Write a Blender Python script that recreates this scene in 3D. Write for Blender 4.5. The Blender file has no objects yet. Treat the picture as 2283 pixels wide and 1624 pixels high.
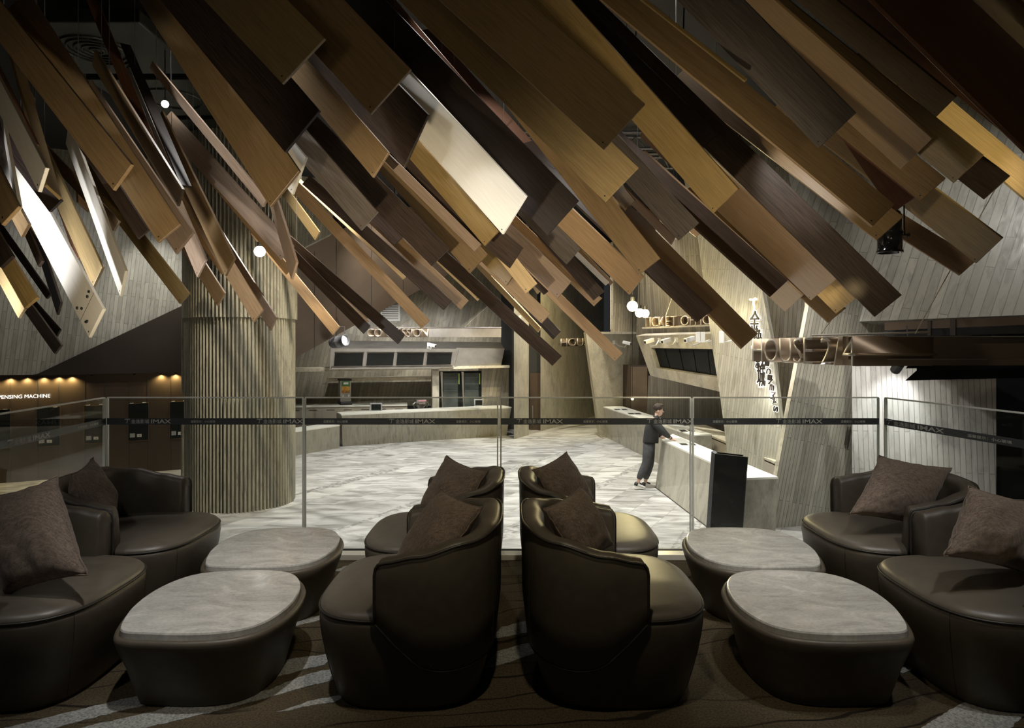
import bpy, bmesh, math, random
from mathutils import Vector, Matrix, noise as mnoise
R = random.Random(7)
SC = bpy.context.scene
COL = SC.collection
# ---------------------------------------------------------------- camera, world, light, exposure
F, CX, HOR, HC = 1500.0, 1141.5, 770.0, 1.47      # focal length in px, principal column, horizon row, eye height
LOB = -1.46                                        # level of the lobby floor (lounge carpet is 0)
CEIL = 5.8
cam = bpy.data.objects.new('camera', bpy.data.cameras.new('camera'))
COL.objects.link(cam)
cam.location = (0, 0, HC)
cam.rotation_euler = (math.radians(90), 0, 0)
cam.data.sensor_width = 36
cam.data.lens = F / 2283 * 36
cam.data.shift_y = -(812 - HOR) / 2283
cam.data.clip_start = .05
cam.data.clip_end = 200
SC.camera = cam
SC.view_settings.view_transform = 'Standard'
SC.view_settings.look = 'None'
SC.view_settings.exposure = 0.3
SC.view_settings.gamma = 1
SC.view_settings.use_curve_mapping = False
w = bpy.data.worlds.new('world'); SC.world = w; w.use_nodes = True
w.node_tree.nodes['Background'].inputs[0].default_value = (.9, .95, 1, 1)
w.node_tree.nodes['Background'].inputs[1].default_value = 0.018
SC.cycles.max_bounces = 6
SC.cycles.diffuse_bounces = 3
SC.cycles.glossy_bounces = 3
SC.cycles.transmission_bounces = 8
SC.cycles.transparent_max_bounces = 16
SC.cycles.sample_clamp_indirect = 3
SC.cycles.caustics_reflective = False
SC.cycles.caustics_refractive = False
SC.cycles.use_denoising = True

WARM = (1, .86, .62); NEUT = (1, .975, .93); COOL = (.93, .96, 1); YEL = (1, .82, .42)
def spot(loc, to, energy, ang=70, blend=.6, col=NEUT, rad=.06):
    l = bpy.data.lights.new('spot_lamp', 'SPOT'); l.energy = energy; l.spot_size = math.radians(ang)
    l.spot_blend = blend; l.color = col; l.shadow_soft_size = rad
    o = bpy.data.objects.new('spot_lamp', l); COL.objects.link(o); o.location = loc
    o.rotation_euler = (Vector(to) - Vector(loc)).to_track_quat('-Z', 'Y').to_euler()
    return o
def point(loc, energy, col=WARM, rad=.05):
    l = bpy.data.lights.new('lamp_glow', 'POINT'); l.energy = energy; l.color = col; l.shadow_soft_size = rad
    o = bpy.data.objects.new('lamp_glow', l); COL.objects.link(o); o.location = loc
    return o
def P(px, py, d):
    return Vector(((px - CX) / F * d, d, HC - (py - HOR) / F * d))
def ray(px, py):
    return Vector(((px - CX) / F, 1, -(py - HOR) / F))
def onz(px, py, z):                       # the point of a horizontal level seen at a pixel
    return P(px, py, F * (HC - z) / (py - HOR))
# lobby downlights in the ceiling (x, y, energy, cone); first three added to light the glass edges
DOWN = [(-2.9, 6.9, 200, 80), (-.6, 7.1, 260, 80), (1.9, 7.1, 220, 80), (-3.4, 10.5, 900, 80), (.2, 10.5, 1500, 80), (2.4, 12.2, 1500, 70), (-3.4, 14.5, 1300, 80), (.2, 14.5, 1700, 80),
        (-4.0, 18.4, 1300, 80), (-.8, 18.6, 1500, 80), (3.2, 16.4, 1200, 60), (1.8, 20.5, 1300, 80), (3.9, 10.2, 700, 60),
        (-7.6, 12.0, 250, 80), (4.6, 13.8, 700, 60)]
for x, y, e, a in DOWN:
    spot((x, y, CEIL - .17), (x, y, LOB), e * 1.25, a, .7, NEUT, .08)
# ---------------------------------------------------------------- helpers
def tag(o, label=None, cat=None, group=None, kind=None):
    if label: o['label'] = label
    if cat: o['category'] = cat
    if group: o['group'] = group
    if kind: o['kind'] = kind
    return o
def thing(name, label, cat, loc=(0, 0, 0), group=None):
    o = bpy.data.objects.new(name, None); COL.objects.link(o); o.location = loc
    o.empty_display_size = .1
    return tag(o, label, cat, group)
def link(name, me, m=None, parent=None, smooth=False):
    o = bpy.data.objects.new(name, me); COL.objects.link(o)
    if m is not None:
        for k in (m if isinstance(m, (list, tuple)) else [m]): me.materials.append(k)
    if smooth:
        for p in me.polygons: p.use_smooth = True
    if parent:
        o.parent = parent
        if parent.type == 'EMPTY': o.matrix_parent_inverse = Matrix.Translation(-parent.location)
    return o
def obj(name, bm, m=None, parent=None, smooth=False):
    me = bpy.data.meshes.new(name); bmesh.ops.recalc_face_normals(bm, faces=bm.faces[:])
    bm.to_mesh(me); bm.free()
    return link(name, me, m, parent, smooth)
# vertices are always written in world coordinates; parents only carry the base point
def box(bm, lo, hi, M=None, mi=0):
    x0, y0, z0 = lo; x1, y1, z1 = hi
    vs = [Vector(v) for v in ((x0,y0,z0),(x1,y0,z0),(x1,y1,z0),(x0,y1,z0),(x0,y0,z1),(x1,y0,z1),(x1,y1,z1),(x0,y1,z1))]
    if M: vs = [M @ v for v in vs]
    b = [bm.verts.new(v) for v in vs]
    for f in ((0,3,2,1),(4,5,6,7),(0,1,5,4),(1,2,6,5),(2,3,7,6),(3,0,4,7)):
        bm.faces.new([b[i] for i in f]).material_index = mi
    return b
def boxb(lo, hi, bev=0, M=None):
    bm = bmesh.new(); box(bm, lo, hi)
    if bev: bmesh.ops.bevel(bm, geom=bm.edges[:], offset=bev, segments=2, affect='EDGES', profile=.6)
    if M: bm.transform(M)
    return bm
def frame(origin, right, up):
    r = Vector(right).normalized(); u = Vector(up); u = (u - r * u.dot(r)).normalized(); n = r.cross(u)
    M = Matrix((r, u, n)).transposed().to_4x4(); M.translation = Vector(origin)
    return M
def tube(bm, pts, r, seg=8, closed=False):
    pts = [Vector(p) for p in pts]; n = len(pts); rings = []
    for i, p in enumerate(pts):
        a = pts[(i - 1) % n] if (i > 0 or closed) else p; b = pts[(i + 1) % n] if (i < n - 1 or closed) else p
        t = (b - a).normalized() if (b - a).length > 1e-9 else Vector((0, 0, 1))
        if i == 0:
            s = t.cross(Vector((0, 0, 1)))
            if s.length < .1: s = t.cross(Vector((1, 0, 0)))
            s.normalize()
        else:
            s = (s - t * s.dot(t)).normalized()
        q = t.cross(s)
        rr = r[i] if isinstance(r, (list, tuple)) else r
        rings.append([bm.verts.new(p + (s * math.cos(k * math.tau / seg) + q * math.sin(k * math.tau / seg)) * rr) for k in range(seg)])
    for i in range(n if closed else n - 1):
        A = rings[i]; B = rings[(i + 1) % n]
        for k in range(seg): bm.faces.new((A[k], A[(k + 1) % seg], B[(k + 1) % seg], B[k]))
    if not closed:
        bm.faces.new(rings[0][::-1]); bm.faces.new(rings[-1])
def tubeb(pts, r, seg=8, closed=False):
    bm = bmesh.new(); tube(bm, pts, r, seg, closed); return bm
def lathe(bm, prof, M, seg=24):
    rings = []
    for r, z in prof:
        rings.append([bm.verts.new(M @ Vector((r * math.cos(k * math.tau / seg), r * math.sin(k * math.tau / seg), z))) for k in range(seg)])
    for A, B in zip(rings, rings[1:]):
        for k in range(seg): bm.faces.new((A[k], A[(k + 1) % seg], B[(k + 1) % seg], B[k]))
    bm.faces.new(rings[0][::-1]); bm.faces.new(rings[-1])
def ball(bm, c, r, u=16, v=10):
    bmesh.ops.create_uvsphere(bm, u_segments=u, v_segments=v, radius=1, matrix=Matrix.Translation(c) @ Matrix.Diagonal((*(r if hasattr(r, '__len__') else (r, r, r)), 1)))
def rings_mesh(rings, cap0=True, cap1=True):
    bm = bmesh.new(); rr = [[bm.verts.new(v) for v in r] for r in rings]; n = len(rr[0])
    for A, B in zip(rr, rr[1:]):
        for k in range(n): bm.faces.new((A[k], A[(k + 1) % n], B[(k + 1) % n], B[k]))
    if cap0: bm.faces.new(rr[0][::-1])
    if cap1: bm.faces.new(rr[-1])
    return bm
# ---------------------------------------------------------------- materials
def nt(name):
    m = bpy.data.materials.new(name); m.use_nodes = True; t = m.node_tree
    b = t.nodes['Principled BSDF']
    return m, t, b
def N(t, k, **kw):
    n = t.nodes.new(k)
    for a, v in kw.items():
        if a.startswith('i_'): n.inputs[a[2:].replace('_', ' ')].default_value = v
        else: setattr(n, a, v)
    return n
def c4(c): return (*c, 1) if len(c) == 3 else c
def ramp(t, fac, stops, interp='LINEAR'):
    r = N(t, 'ShaderNodeValToRGB'); r.color_ramp.interpolation = interp
    e = r.color_ramp.elements
    while len(e) > 1: e.remove(e[-1])
    e[0].position = stops[0][0]; e[0].color = c4(stops[0][1])
    for p, c in stops[1:]:
        q = e.new(p); q.color = c4(c)
    t.links.new(fac, r.inputs[0]); return r.outputs[0]
def sc(c, k): return tuple(min(1, x * k) for x in c[:3])
def plain(name, c, rough=.5, metal=0, var=.12, scale=6, bump=0, spec=.5):
    m, t, b = nt(name)
    co = N(t, 'ShaderNodeTexCoord'); n = N(t, 'ShaderNodeTexNoise'); n.inputs['Scale'].default_value = scale; n.inputs['Detail'].default_value = 4
    t.links.new(co.outputs['Object'], n.inputs['Vector'])
    t.links.new(ramp(t, n.outputs['Fac'], [(.3, sc(c, 1 - var)), (.7, sc(c, 1 + var))]), b.inputs['Base Color'])
    b.inputs['Roughness'].default_value = rough; b.inputs['Metallic'].default_value = metal
    b.inputs['Specular IOR Level'].default_value = spec
    if bump:
        bp = N(t, 'ShaderNodeBump'); bp.inputs['Strength'].default_value = bump; bp.inputs['Distance'].default_value = .01
        t.links.new(n.outputs['Fac'], bp.inputs['Height']); t.links.new(bp.outputs[0], b.inputs['Normal'])
    return m
def emit(name, c, s):
    m, t, b = nt(name)
    b.inputs['Base Color'].default_value = (*c, 1); b.inputs['Emission Color'].default_value = (*c, 1); b.inputs['Emission Strength'].default_value = s
    return m
def wood(name, c, rough=.42, contrast=.22, grain=1.0):
    m, t, b = nt(name)
    co = N(t, 'ShaderNodeTexCoord'); oi = N(t, 'ShaderNodeObjectInfo')
    ad = N(t, 'ShaderNodeVectorMath', operation='ADD'); t.links.new(co.outputs['Object'], ad.inputs[0])
    ml = N(t, 'ShaderNodeVectorMath', operation='SCALE'); ml.inputs[0].default_value = (7, 13, 5); t.links.new(oi.outputs['Random'], ml.inputs['Scale'])
    t.links.new(ml.outputs[0], ad.inputs[1])
    mp = N(t, 'ShaderNodeMapping'); mp.inputs['Scale'].default_value = (34 * grain, 1.1, 34); t.links.new(ad.outputs[0], mp.inputs[0])
    n = N(t, 'ShaderNodeTexNoise'); n.inputs['Scale'].default_value = 3; n.inputs['Detail'].default_value = 7; n.inputs['Distortion'].default_value = .6
    t.links.new(mp.outputs[0], n.inputs['Vector'])
    t.links.new(ramp(t, n.outputs['Fac'], [(.3, sc(c, 1 - contrast)), (.5, c), (.72, sc(c, 1 + contrast))]), b.inputs['Base Color'])
    b.inputs['Roughness'].default_value = rough
    bp = N(t, 'ShaderNodeBump'); bp.inputs['Strength'].default_value = .12; bp.inputs['Distance'].default_value = .003
    t.links.new(n.outputs['Fac'], bp.inputs['Height']); t.links.new(bp.outputs[0], b.inputs['Normal'])
    return m
def stone(name, c, strip=.105, length=1.5, rough=.38, seam=.35, var=.28, vein=.5):
    m, t, b = nt(name)
    uv = N(t, 'ShaderNodeUVMap'); sp = N(t, 'ShaderNodeSeparateXYZ'); t.links.new(uv.outputs[0], sp.inputs[0])
    cb = N(t, 'ShaderNodeCombineXYZ'); t.links.new(sp.outputs[1], cb.inputs[0]); t.links.new(sp.outputs[0], cb.inputs[1])
    br = N(t, 'ShaderNodeTexBrick'); br.offset = .37; br.inputs['Scale'].default_value = 1
    br.inputs['Brick Width'].default_value = length; br.inputs['Row Height'].default_value = strip
    br.inputs['Mortar Size'].default_value = .005; br.inputs['Mortar Smooth'].default_value = .1; br.inputs['Bias'].default_value = 0
    br.inputs['Color1'].default_value = c4(sc(c, 1 - var)); br.inputs['Color2'].default_value = c4(sc(c, 1 + var)); br.inputs['Mortar'].default_value = c4(sc(c, seam))
    t.links.new(cb.outputs[0], br.inputs['Vector'])
    mp = N(t, 'ShaderNodeMapping'); mp.inputs['Scale'].default_value = (4.5, 1.2, 1); t.links.new(uv.outputs[0], mp.inputs[0])
    n = N(t, 'ShaderNodeTexNoise'); n.inputs['Scale'].default_value = 2.2; n.inputs['Detail'].default_value = 9; n.inputs['Roughness'].default_value = .65; n.inputs['Distortion'].default_value = .8
    t.links.new(mp.outputs[0], n.inputs['Vector'])
    mx = N(t, 'ShaderNodeMix', data_type='RGBA', blend_type='MULTIPLY'); mx.inputs[0].default_value = 1
    t.links.new(br.outputs['Color'], mx.inputs[6])
    t.links.new(ramp(t, n.outputs['Fac'], [(.3, (1 - vein * .6,) * 3), (.52, (1, 1, 1)), (.75, (1 + 0,) * 3)]), mx.inputs[7])
    t.links.new(mx.outputs[2], b.inputs['Base Color'])
    rr = ramp(t, n.outputs['Fac'], [(.3, (rough + .12,) * 3), (.7, (rough - .1,) * 3)]); t.links.new(rr, b.inputs['Roughness'])
    bp = N(t, 'ShaderNodeBump', invert=True); bp.inputs['Strength'].default_value = .5; bp.inputs['Distance'].default_value = .004
    t.links.new(br.outputs['Fac'], bp.inputs['Height']); t.links.new(bp.outputs[0], b.inputs['Normal'])
    return m
def marble(name, c, rough=.25, scale=1.0, stretch=(1, 1, 1), lo=.62, hi=1.15, coord='Object', rot=0, bump=0):
    m, t, b = nt(name)
    co = N(t, 'ShaderNodeTexCoord'); mp = N(t, 'ShaderNodeMapping'); mp.inputs['Scale'].default_value = stretch; mp.inputs['Rotation'].default_value = (0, 0, rot)
    t.links.new(co.outputs[coord], mp.inputs[0])
    n = N(t, 'ShaderNodeTexNoise'); n.inputs['Scale'].default_value = 3 * scale; n.inputs['Detail'].default_value = 10; n.inputs['Roughness'].default_value = .6; n.inputs['Distortion'].default_value = 1.5
    t.links.new(mp.outputs[0], n.inputs['Vector'])
    n2 = N(t, 'ShaderNodeTexNoise'); n2.inputs['Scale'].default_value = 40 * scale; n2.inputs['Detail'].default_value = 4; t.links.new(mp.outputs[0], n2.inputs['Vector'])
    mx = N(t, 'ShaderNodeMix', data_type='RGBA', blend_type='MULTIPLY'); mx.inputs[0].default_value = 1
    t.links.new(ramp(t, n.outputs['Fac'], [(.3, sc(c, lo)), (.48, sc(c, .92)), (.56, c), (.7, sc(c, hi))]), mx.inputs[6])
    t.links.new(ramp(t, n2.outputs['Fac'], [(.3, (.82,) * 3), (.55, (1, 1, 1))]), mx.inputs[7])
    t.links.new(mx.outputs[2], b.inputs['Base Color']); b.inputs['Roughness'].default_value = rough
    return m
W = {}
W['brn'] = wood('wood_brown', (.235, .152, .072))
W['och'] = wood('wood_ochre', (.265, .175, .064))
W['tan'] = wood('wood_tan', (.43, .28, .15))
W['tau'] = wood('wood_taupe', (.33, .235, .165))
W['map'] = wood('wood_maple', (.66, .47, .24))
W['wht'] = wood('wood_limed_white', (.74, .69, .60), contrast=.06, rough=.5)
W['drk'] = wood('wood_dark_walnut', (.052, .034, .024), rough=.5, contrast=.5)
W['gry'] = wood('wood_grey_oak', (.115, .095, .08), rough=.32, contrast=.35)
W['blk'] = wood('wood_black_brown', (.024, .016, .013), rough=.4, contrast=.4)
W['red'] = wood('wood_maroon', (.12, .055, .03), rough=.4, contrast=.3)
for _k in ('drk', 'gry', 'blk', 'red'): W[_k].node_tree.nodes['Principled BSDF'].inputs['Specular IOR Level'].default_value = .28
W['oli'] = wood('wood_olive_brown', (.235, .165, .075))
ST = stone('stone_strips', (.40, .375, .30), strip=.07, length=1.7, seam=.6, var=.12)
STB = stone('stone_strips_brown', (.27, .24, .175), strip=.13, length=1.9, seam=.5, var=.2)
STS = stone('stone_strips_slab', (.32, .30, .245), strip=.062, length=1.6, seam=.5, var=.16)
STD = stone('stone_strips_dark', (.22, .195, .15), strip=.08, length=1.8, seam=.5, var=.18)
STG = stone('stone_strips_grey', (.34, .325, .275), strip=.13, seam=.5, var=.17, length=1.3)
STL = stone('stone_strips_left', (.33, .315, .26), strip=.08, seam=.55, var=.13, length=1.0)
STF = stone('stone_fine_ribbed', (.36, .335, .27), strip=.045, length=40, seam=.72, var=.03)
STP = marble('stone_panel', (.42, .39, .32), rough=.4, scale=.5, stretch=(2, 2, .8))
STE = marble('stone_edge', (.62, .56, .43), rough=.5, scale=2)
FLUTE = marble('stone_fluting', (.36, .34, .265), rough=.36, scale=1, stretch=(3, 3, .6), lo=.55)
BRZ = plain('bronze_panel', (.09, .064, .044), .30, .5, .15, 1.2)
BRD = plain('bronze_dark', (.035, .027, .02), .4, .25, .2, 1)
BRS = plain('bronze_sign', (.22, .16, .105), .34, .5, .1, 3)
RIM = plain('sign_rim_metal', (.34, .31, .27), .35, .4, .08, 3)
STEEL = plain('brushed_steel', (.42, .40, .37), .28, .9, .1, 5)
BLK = plain('black_paint', (.012, .012, .012), .55, 0, .2, 3)
BLKG = plain('black_gloss', (.012, .013, .013), .12, 0, .2, 3)
SCR = plain('screen_glass', (.008, .009, .008), .2, 0, .3, 2, spec=.25)
WHT = plain('white_plastic', (.75, .75, .72), .4, 0, .05, 4)
CREAM = plain('white_worktop', (.80, .78, .70), .28, 0, .04, 2)
DRW = wood('pale_drawer_wood', (.42, .37, .30), contrast=.1)
GREYP = plain('grey_plastic', (.16, .16, .17), .4, 0, .1, 4)
CEILM = plain('ceiling_black', (.004, .004, .004), .8, 0, .3, .7)
DUCT = plain('duct_green_black', (.012, .014, .009), .45, .2, .4, 2)
LEA = plain('taupe_leather', (.105, .09, .071), .40, 0, .10, 22, bump=.06)
LEAT = plain('dark_leather', (.082, .068, .050), .46, 0, .10, 22, bump=.06)
PIPE = plain('piping_leather', (.03, .026, .022), .45, 0, .1, 20)
def linen(name, c):
    m, t, b = nt(name)
    co = N(t, 'ShaderNodeTexCoord')
    hs = []
    for s in ((260, 40, 260), (40, 260, 40)):
        mp = N(t, 'ShaderNodeMapping'); mp.inputs['Scale'].default_value = s; t.links.new(co.outputs['Object'], mp.inputs[0])
        n = N(t, 'ShaderNodeTexNoise'); n.inputs['Scale'].default_value = 1; n.inputs['Detail'].default_value = 3; t.links.new(mp.outputs[0], n.inputs['Vector']); hs.append(n)
    a = N(t, 'ShaderNodeMath', operation='ADD'); t.links.new(hs[0].outputs['Fac'], a.inputs[0]); t.links.new(hs[1].outputs['Fac'], a.inputs[1])
    h = N(t, 'ShaderNodeMath', operation='MULTIPLY'); h.inputs[1].default_value = .5; t.links.new(a.outputs[0], h.inputs[0])
    t.links.new(ramp(t, h.outputs[0], [(.35, sc(c, .55)), (.5, c), (.65, sc(c, 1.5))]), b.inputs['Base Color'])
    b.inputs['Roughness'].default_value = .95; b.inputs['Sheen Weight'].default_value = .12
    bp = N(t, 'ShaderNodeBump'); bp.inputs['Strength'].default_value = .3; bp.inputs['Distance'].default_value = .003
    t.links.new(h.outputs[0], bp.inputs['Height']); t.links.new(bp.outputs[0], b.inputs['Normal'])
    return m
LINEN = linen('brown_linen', (.15, .112, .088))
def glassmat():
    m, t, b = nt('clear_glass'); t.nodes.remove(b)
    tr = N(t, 'ShaderNodeBsdfTransparent'); tr.inputs[0].default_value = (.955, .97, .96, 1)
    gl = N(t, 'ShaderNodeBsdfGlossy'); gl.inputs['Roughness'].default_value = .02
    df = N(t, 'ShaderNodeBsdfDiffuse'); df.inputs[0].default_value = (.5, .5, .5, 1)
    fr = N(t, 'ShaderNodeFresnel'); fr.inputs[0].default_value = 1.4
    ge = N(t, 'ShaderNodeNewGeometry'); iv = N(t, 'ShaderNodeMath', operation='SUBTRACT'); iv.inputs[0].default_value = 1; t.links.new(ge.outputs['Backfacing'], iv.inputs[1])
    ml = N(t, 'ShaderNodeMath', operation='MULTIPLY'); t.links.new(fr.outputs[0], ml.inputs[0]); t.links.new(iv.outputs[0], ml.inputs[1])
    mx = N(t, 'ShaderNodeMixShader'); t.links.new(ml.outputs[0], mx.inputs[0]); t.links.new(tr.outputs[0], mx.inputs[1]); t.links.new(gl.outputs[0], mx.inputs[2])
    m2 = N(t, 'ShaderNodeMixShader'); m2.inputs[0].default_value = .010; t.links.new(mx.outputs[0], m2.inputs[1]); t.links.new(df.outputs[0], m2.inputs[2])
    t.links.new(m2.outputs[0], t.nodes['Material Output'].inputs[0])
    return m
GLASS = glassmat()
GEDGE = plain('glass_edge', (.85, .88, .85), .4, 0, .03, 4)  # pale opaque colour stands in for the glow of the glass edges
BAND = plain('warning_film', (.055, .062, .072), .45, 0, .08, 5)
BTXT = plain('film_lettering', (.62, .62, .60), .6, 0, .05, 5)
def floormat():
    m, t, b = nt('lobby_marble')
    co = N(t, 'ShaderNodeTexCoord'); mp = N(t, 'ShaderNodeMapping'); mp.inputs['Rotation'].default_value = (0, 0, math.radians(-62)); t.links.new(co.outputs['Object'], mp.inputs[0])
    br = N(t, 'ShaderNodeTexBrick'); br.offset = .5; br.inputs['Scale'].default_value = 1; br.inputs['Brick Width'].default_value = 1.25; br.inputs['Row Height'].default_value = .62
    br.inputs['Mortar Size'].default_value = .004; br.inputs['Color1'].default_value = (.72, .72, .72, 1); br.inputs['Color2'].default_value = (1, 1, 1, 1); br.inputs['Mortar'].default_value = (.45, .44, .42, 1)
    t.links.new(mp.outputs[0], br.inputs['Vector'])
    m2 = N(t, 'ShaderNodeMapping'); m2.inputs['Rotation'].default_value = (0, 0, math.radians(-58)); m2.inputs['Scale'].default_value = (.5, 1.7, 1); t.links.new(co.outputs['Object'], m2.inputs[0])
    n = N(t, 'ShaderNodeTexNoise'); n.inputs['Scale'].default_value = 1.5; n.inputs['Detail'].default_value = 10; n.inputs['Roughness'].default_value = .62; n.inputs['Distortion'].default_value = 1.3
    # each tile is cut from another part of the slab
    ad = N(t, 'ShaderNodeVectorMath', operation='MULTIPLY_ADD'); ad.inputs[1].default_value = (9, 9, 9); t.links.new(br.outputs['Color'], ad.inputs[0]); t.links.new(m2.outputs[0], ad.inputs[2])
    t.links.new(ad.outputs[0], n.inputs['Vector'])
    mx = N(t, 'ShaderNodeMix', data_type='RGBA', blend_type='MULTIPLY'); mx.inputs[0].default_value = 1
    t.links.new(ramp(t, n.outputs['Fac'], [(.28, (.15, .145, .135)), (.42, (.31, .30, .28)), (.55, (.52, .51, .485)), (.75, (.66, .65, .62))]), mx.inputs[6]); t.links.new(br.outputs['Color'], mx.inputs[7])
    # dark mosaic bands laid diagonally between the slabs
    sp = N(t, 'ShaderNodeSeparateXYZ'); t.links.new(mp.outputs[0], sp.inputs[0])
    dd = N(t, 'ShaderNodeMath', operation='PINGPONG'); dd.inputs[1].default_value = 1.24; t.links.new(sp.outputs[1], dd.inputs[0])
    n3 = N(t, 'ShaderNodeTexNoise'); n3.inputs['Scale'].default_value = .35; t.links.new(mp.outputs[0], n3.inputs['Vector'])
    wd = N(t, 'ShaderNodeMath', operation='MULTIPLY_ADD'); wd.inputs[1].default_value = .7; wd.inputs[2].default_value = -.30; t.links.new(n3.outputs['Fac'], wd.inputs[0])
    lt = N(t, 'ShaderNodeMath', operation='LESS_THAN'); t.links.new(dd.outputs[0], lt.inputs[0]); t.links.new(wd.outputs[0], lt.inputs[1])
    n4 = N(t, 'ShaderNodeTexNoise'); n4.inputs['Scale'].default_value = 14; t.links.new(co.outputs['Object'], n4.inputs['Vector'])
    m5 = N(t, 'ShaderNodeMix', data_type='RGBA'); t.links.new(mx.outputs[2], m5.inputs[6]); t.links.new(ramp(t, n4.outputs['Fac'], [(.4, (.17, .165, .155)), (.62, (.42, .41, .39))]), m5.inputs[7]); t.links.new(lt.outputs[0], m5.inputs[0])
    t.links.new(m5.outputs[2], b.inputs['Base Color'])
    b.inputs['Roughness'].default_value = .32
    return m
FLOORM = floormat()
def carpetmat():
    m, t, b = nt('carpet_pile')
    co = N(t, 'ShaderNodeTexCoord'); sp = N(t, 'ShaderNodeSeparateXYZ'); t.links.new(co.outputs['Object'], sp.inputs[0])
    nz = N(t, 'ShaderNodeTexNoise'); nz.inputs['Scale'].default_value = 1.3; nz.inputs['Detail'].default_value = 2; t.links.new(co.outputs['Object'], nz.inputs['Vector'])
    # n = y - 0.42 x + wobble
    a = N(t, 'ShaderNodeMath', operation='MULTIPLY_ADD'); a.inputs[1].default_value = -.42; t.links.new(sp.outputs[0], a.inputs[0]); t.links.new(sp.outputs[1], a.inputs[2])
    wv = N(t, 'ShaderNodeMath', operation='MULTIPLY_ADD'); wv.inputs[1].default_value = .18; t.links.new(nz.outputs['Fac'], wv.inputs[0]); t.links.new(a.outputs[0], wv.inputs[2])
    dv = N(t, 'ShaderNodeMath', operation='DIVIDE'); dv.inputs[1].default_value = 6; t.links.new(wv.outputs[0], dv.inputs[0])
    # light bands (positions in metres of n)
    st = [(0, (0, 0, 0))]
    for lo, hi in ((1.66, 1.97), (3.33, 3.43), (3.53, 3.65), (3.71, 3.74), (3.96, 4.06), (4.33, 4.37)):
        st += [(lo / 6, (0, 0, 0)), (lo / 6 + .001, (1, 1, 1)), (hi / 6, (1, 1, 1)), (hi / 6 + .001, (0, 0, 0))]
    bands = ramp(t, dv.outputs[0], st)
    # the bands stop and start along their length
    nb = N(t, 'ShaderNodeTexNoise'); nb.inputs['Scale'].default_value = .8; nb.inputs['Detail'].default_value = 0
    mb = N(t, 'ShaderNodeMapping'); mb.inputs['Location'].default_value = (2.3, 1.1, 0); mb.inputs['Scale'].default_value = (1, 2.0, 1); t.links.new(co.outputs['Object'], mb.inputs[0]); t.links.new(mb.outputs[0], nb.inputs['Vector'])
    msk = ramp(t, nb.outputs['Fac'], [(.43, (0, 0, 0)), (.435, (1, 1, 1))])
    mm = N(t, 'ShaderNodeMath', operation='MULTIPLY'); t.links.new(bands, mm.inputs[0]); t.links.new(msk, mm.inputs[1])
    # dark incised lines
    mp = N(t, 'ShaderNodeMapping'); mp.inputs['Rotation'].default_value = (0, 0, math.radians(-22)); mp.inputs['Scale'].default_value = (.5, 1, 1); t.links.new(co.outputs['Object'], mp.inputs[0])
    wa = N(t, 'ShaderNodeTexWave', bands_direction='Y'); wa.inputs['Scale'].default_value = 2.6; wa.inputs['Distortion'].default_value = 11; wa.inputs['Detail'].default_value = 2.5; wa.inputs['Detail Scale'].default_value = .8
    t.links.new(mp.outputs[0], wa.inputs['Vector'])
    l0 = ramp(t, wa.outputs['Fac'], [(0, (1, 1, 1)), (.008, (1, 1, 1)), (.028, (0, 0, 0))])
    gp = N(t, 'ShaderNodeTexNoise'); gp.inputs['Scale'].default_value = 2.6; gp.inputs['Detail'].default_value = 1; t.links.new(mp.outputs[0], gp.inputs['Vector'])
    lm = N(t, 'ShaderNodeMath', operation='MULTIPLY'); t.links.new(l0, lm.inputs[0]); t.links.new(ramp(t, gp.outputs['Fac'], [(.42, (0, 0, 0)), (.52, (1, 1, 1))]), lm.inputs[1]); ln = lm.outputs[0]
    pn = N(t, 'ShaderNodeTexNoise'); pn.inputs['Scale'].default_value = 110; pn.inputs['Detail'].default_value = 2; t.links.new(co.outputs['Object'], pn.inputs['Vector'])
    base = ramp(t, nz.outputs['Fac'], [(.35, (.068, .052, .030)), (.65, (.105, .082, .05))])
    m1 = N(t, 'ShaderNodeMix', data_type='RGBA'); m1.inputs[0].default_value = 0; t.links.new(base, m1.inputs[6]); m1.inputs[7].default_value = (.36, .36, .33, 1)
    m2 = N(t, 'ShaderNodeMix', data_type='RGBA'); t.links.new(ln, m2.inputs[0]); t.links.new(m1.outputs[2], m2.inputs[6]); m2.inputs[7].default_value = (.02, .015, .01, 1)
    m3 = N(t, 'ShaderNodeMix', data_type='RGBA', blend_type='MULTIPLY'); m3.inputs[0].default_value = 1; t.links.new(m2.outputs[2], m3.inputs[6])
    t.links.new(ramp(t, pn.outputs['Fac'], [(.32, (.5,) * 3), (.62, (1.0,) * 3)]), m3.inputs[7])
    t.links.new(m3.outputs[2], b.inputs['Base Color']); b.inputs['Roughness'].default_value = .95; b.inputs['Specular IOR Level'].default_value = .15
    bp = N(t, 'ShaderNodeBump'); bp.inputs['Strength'].default_value = .5; bp.inputs['Distance'].default_value = .006
    t.links.new(pn.outputs['Fac'], bp.inputs['Height']); t.links.new(bp.outputs[0], b.inputs['Normal'])
    return m
CARPET = carpetmat()
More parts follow.
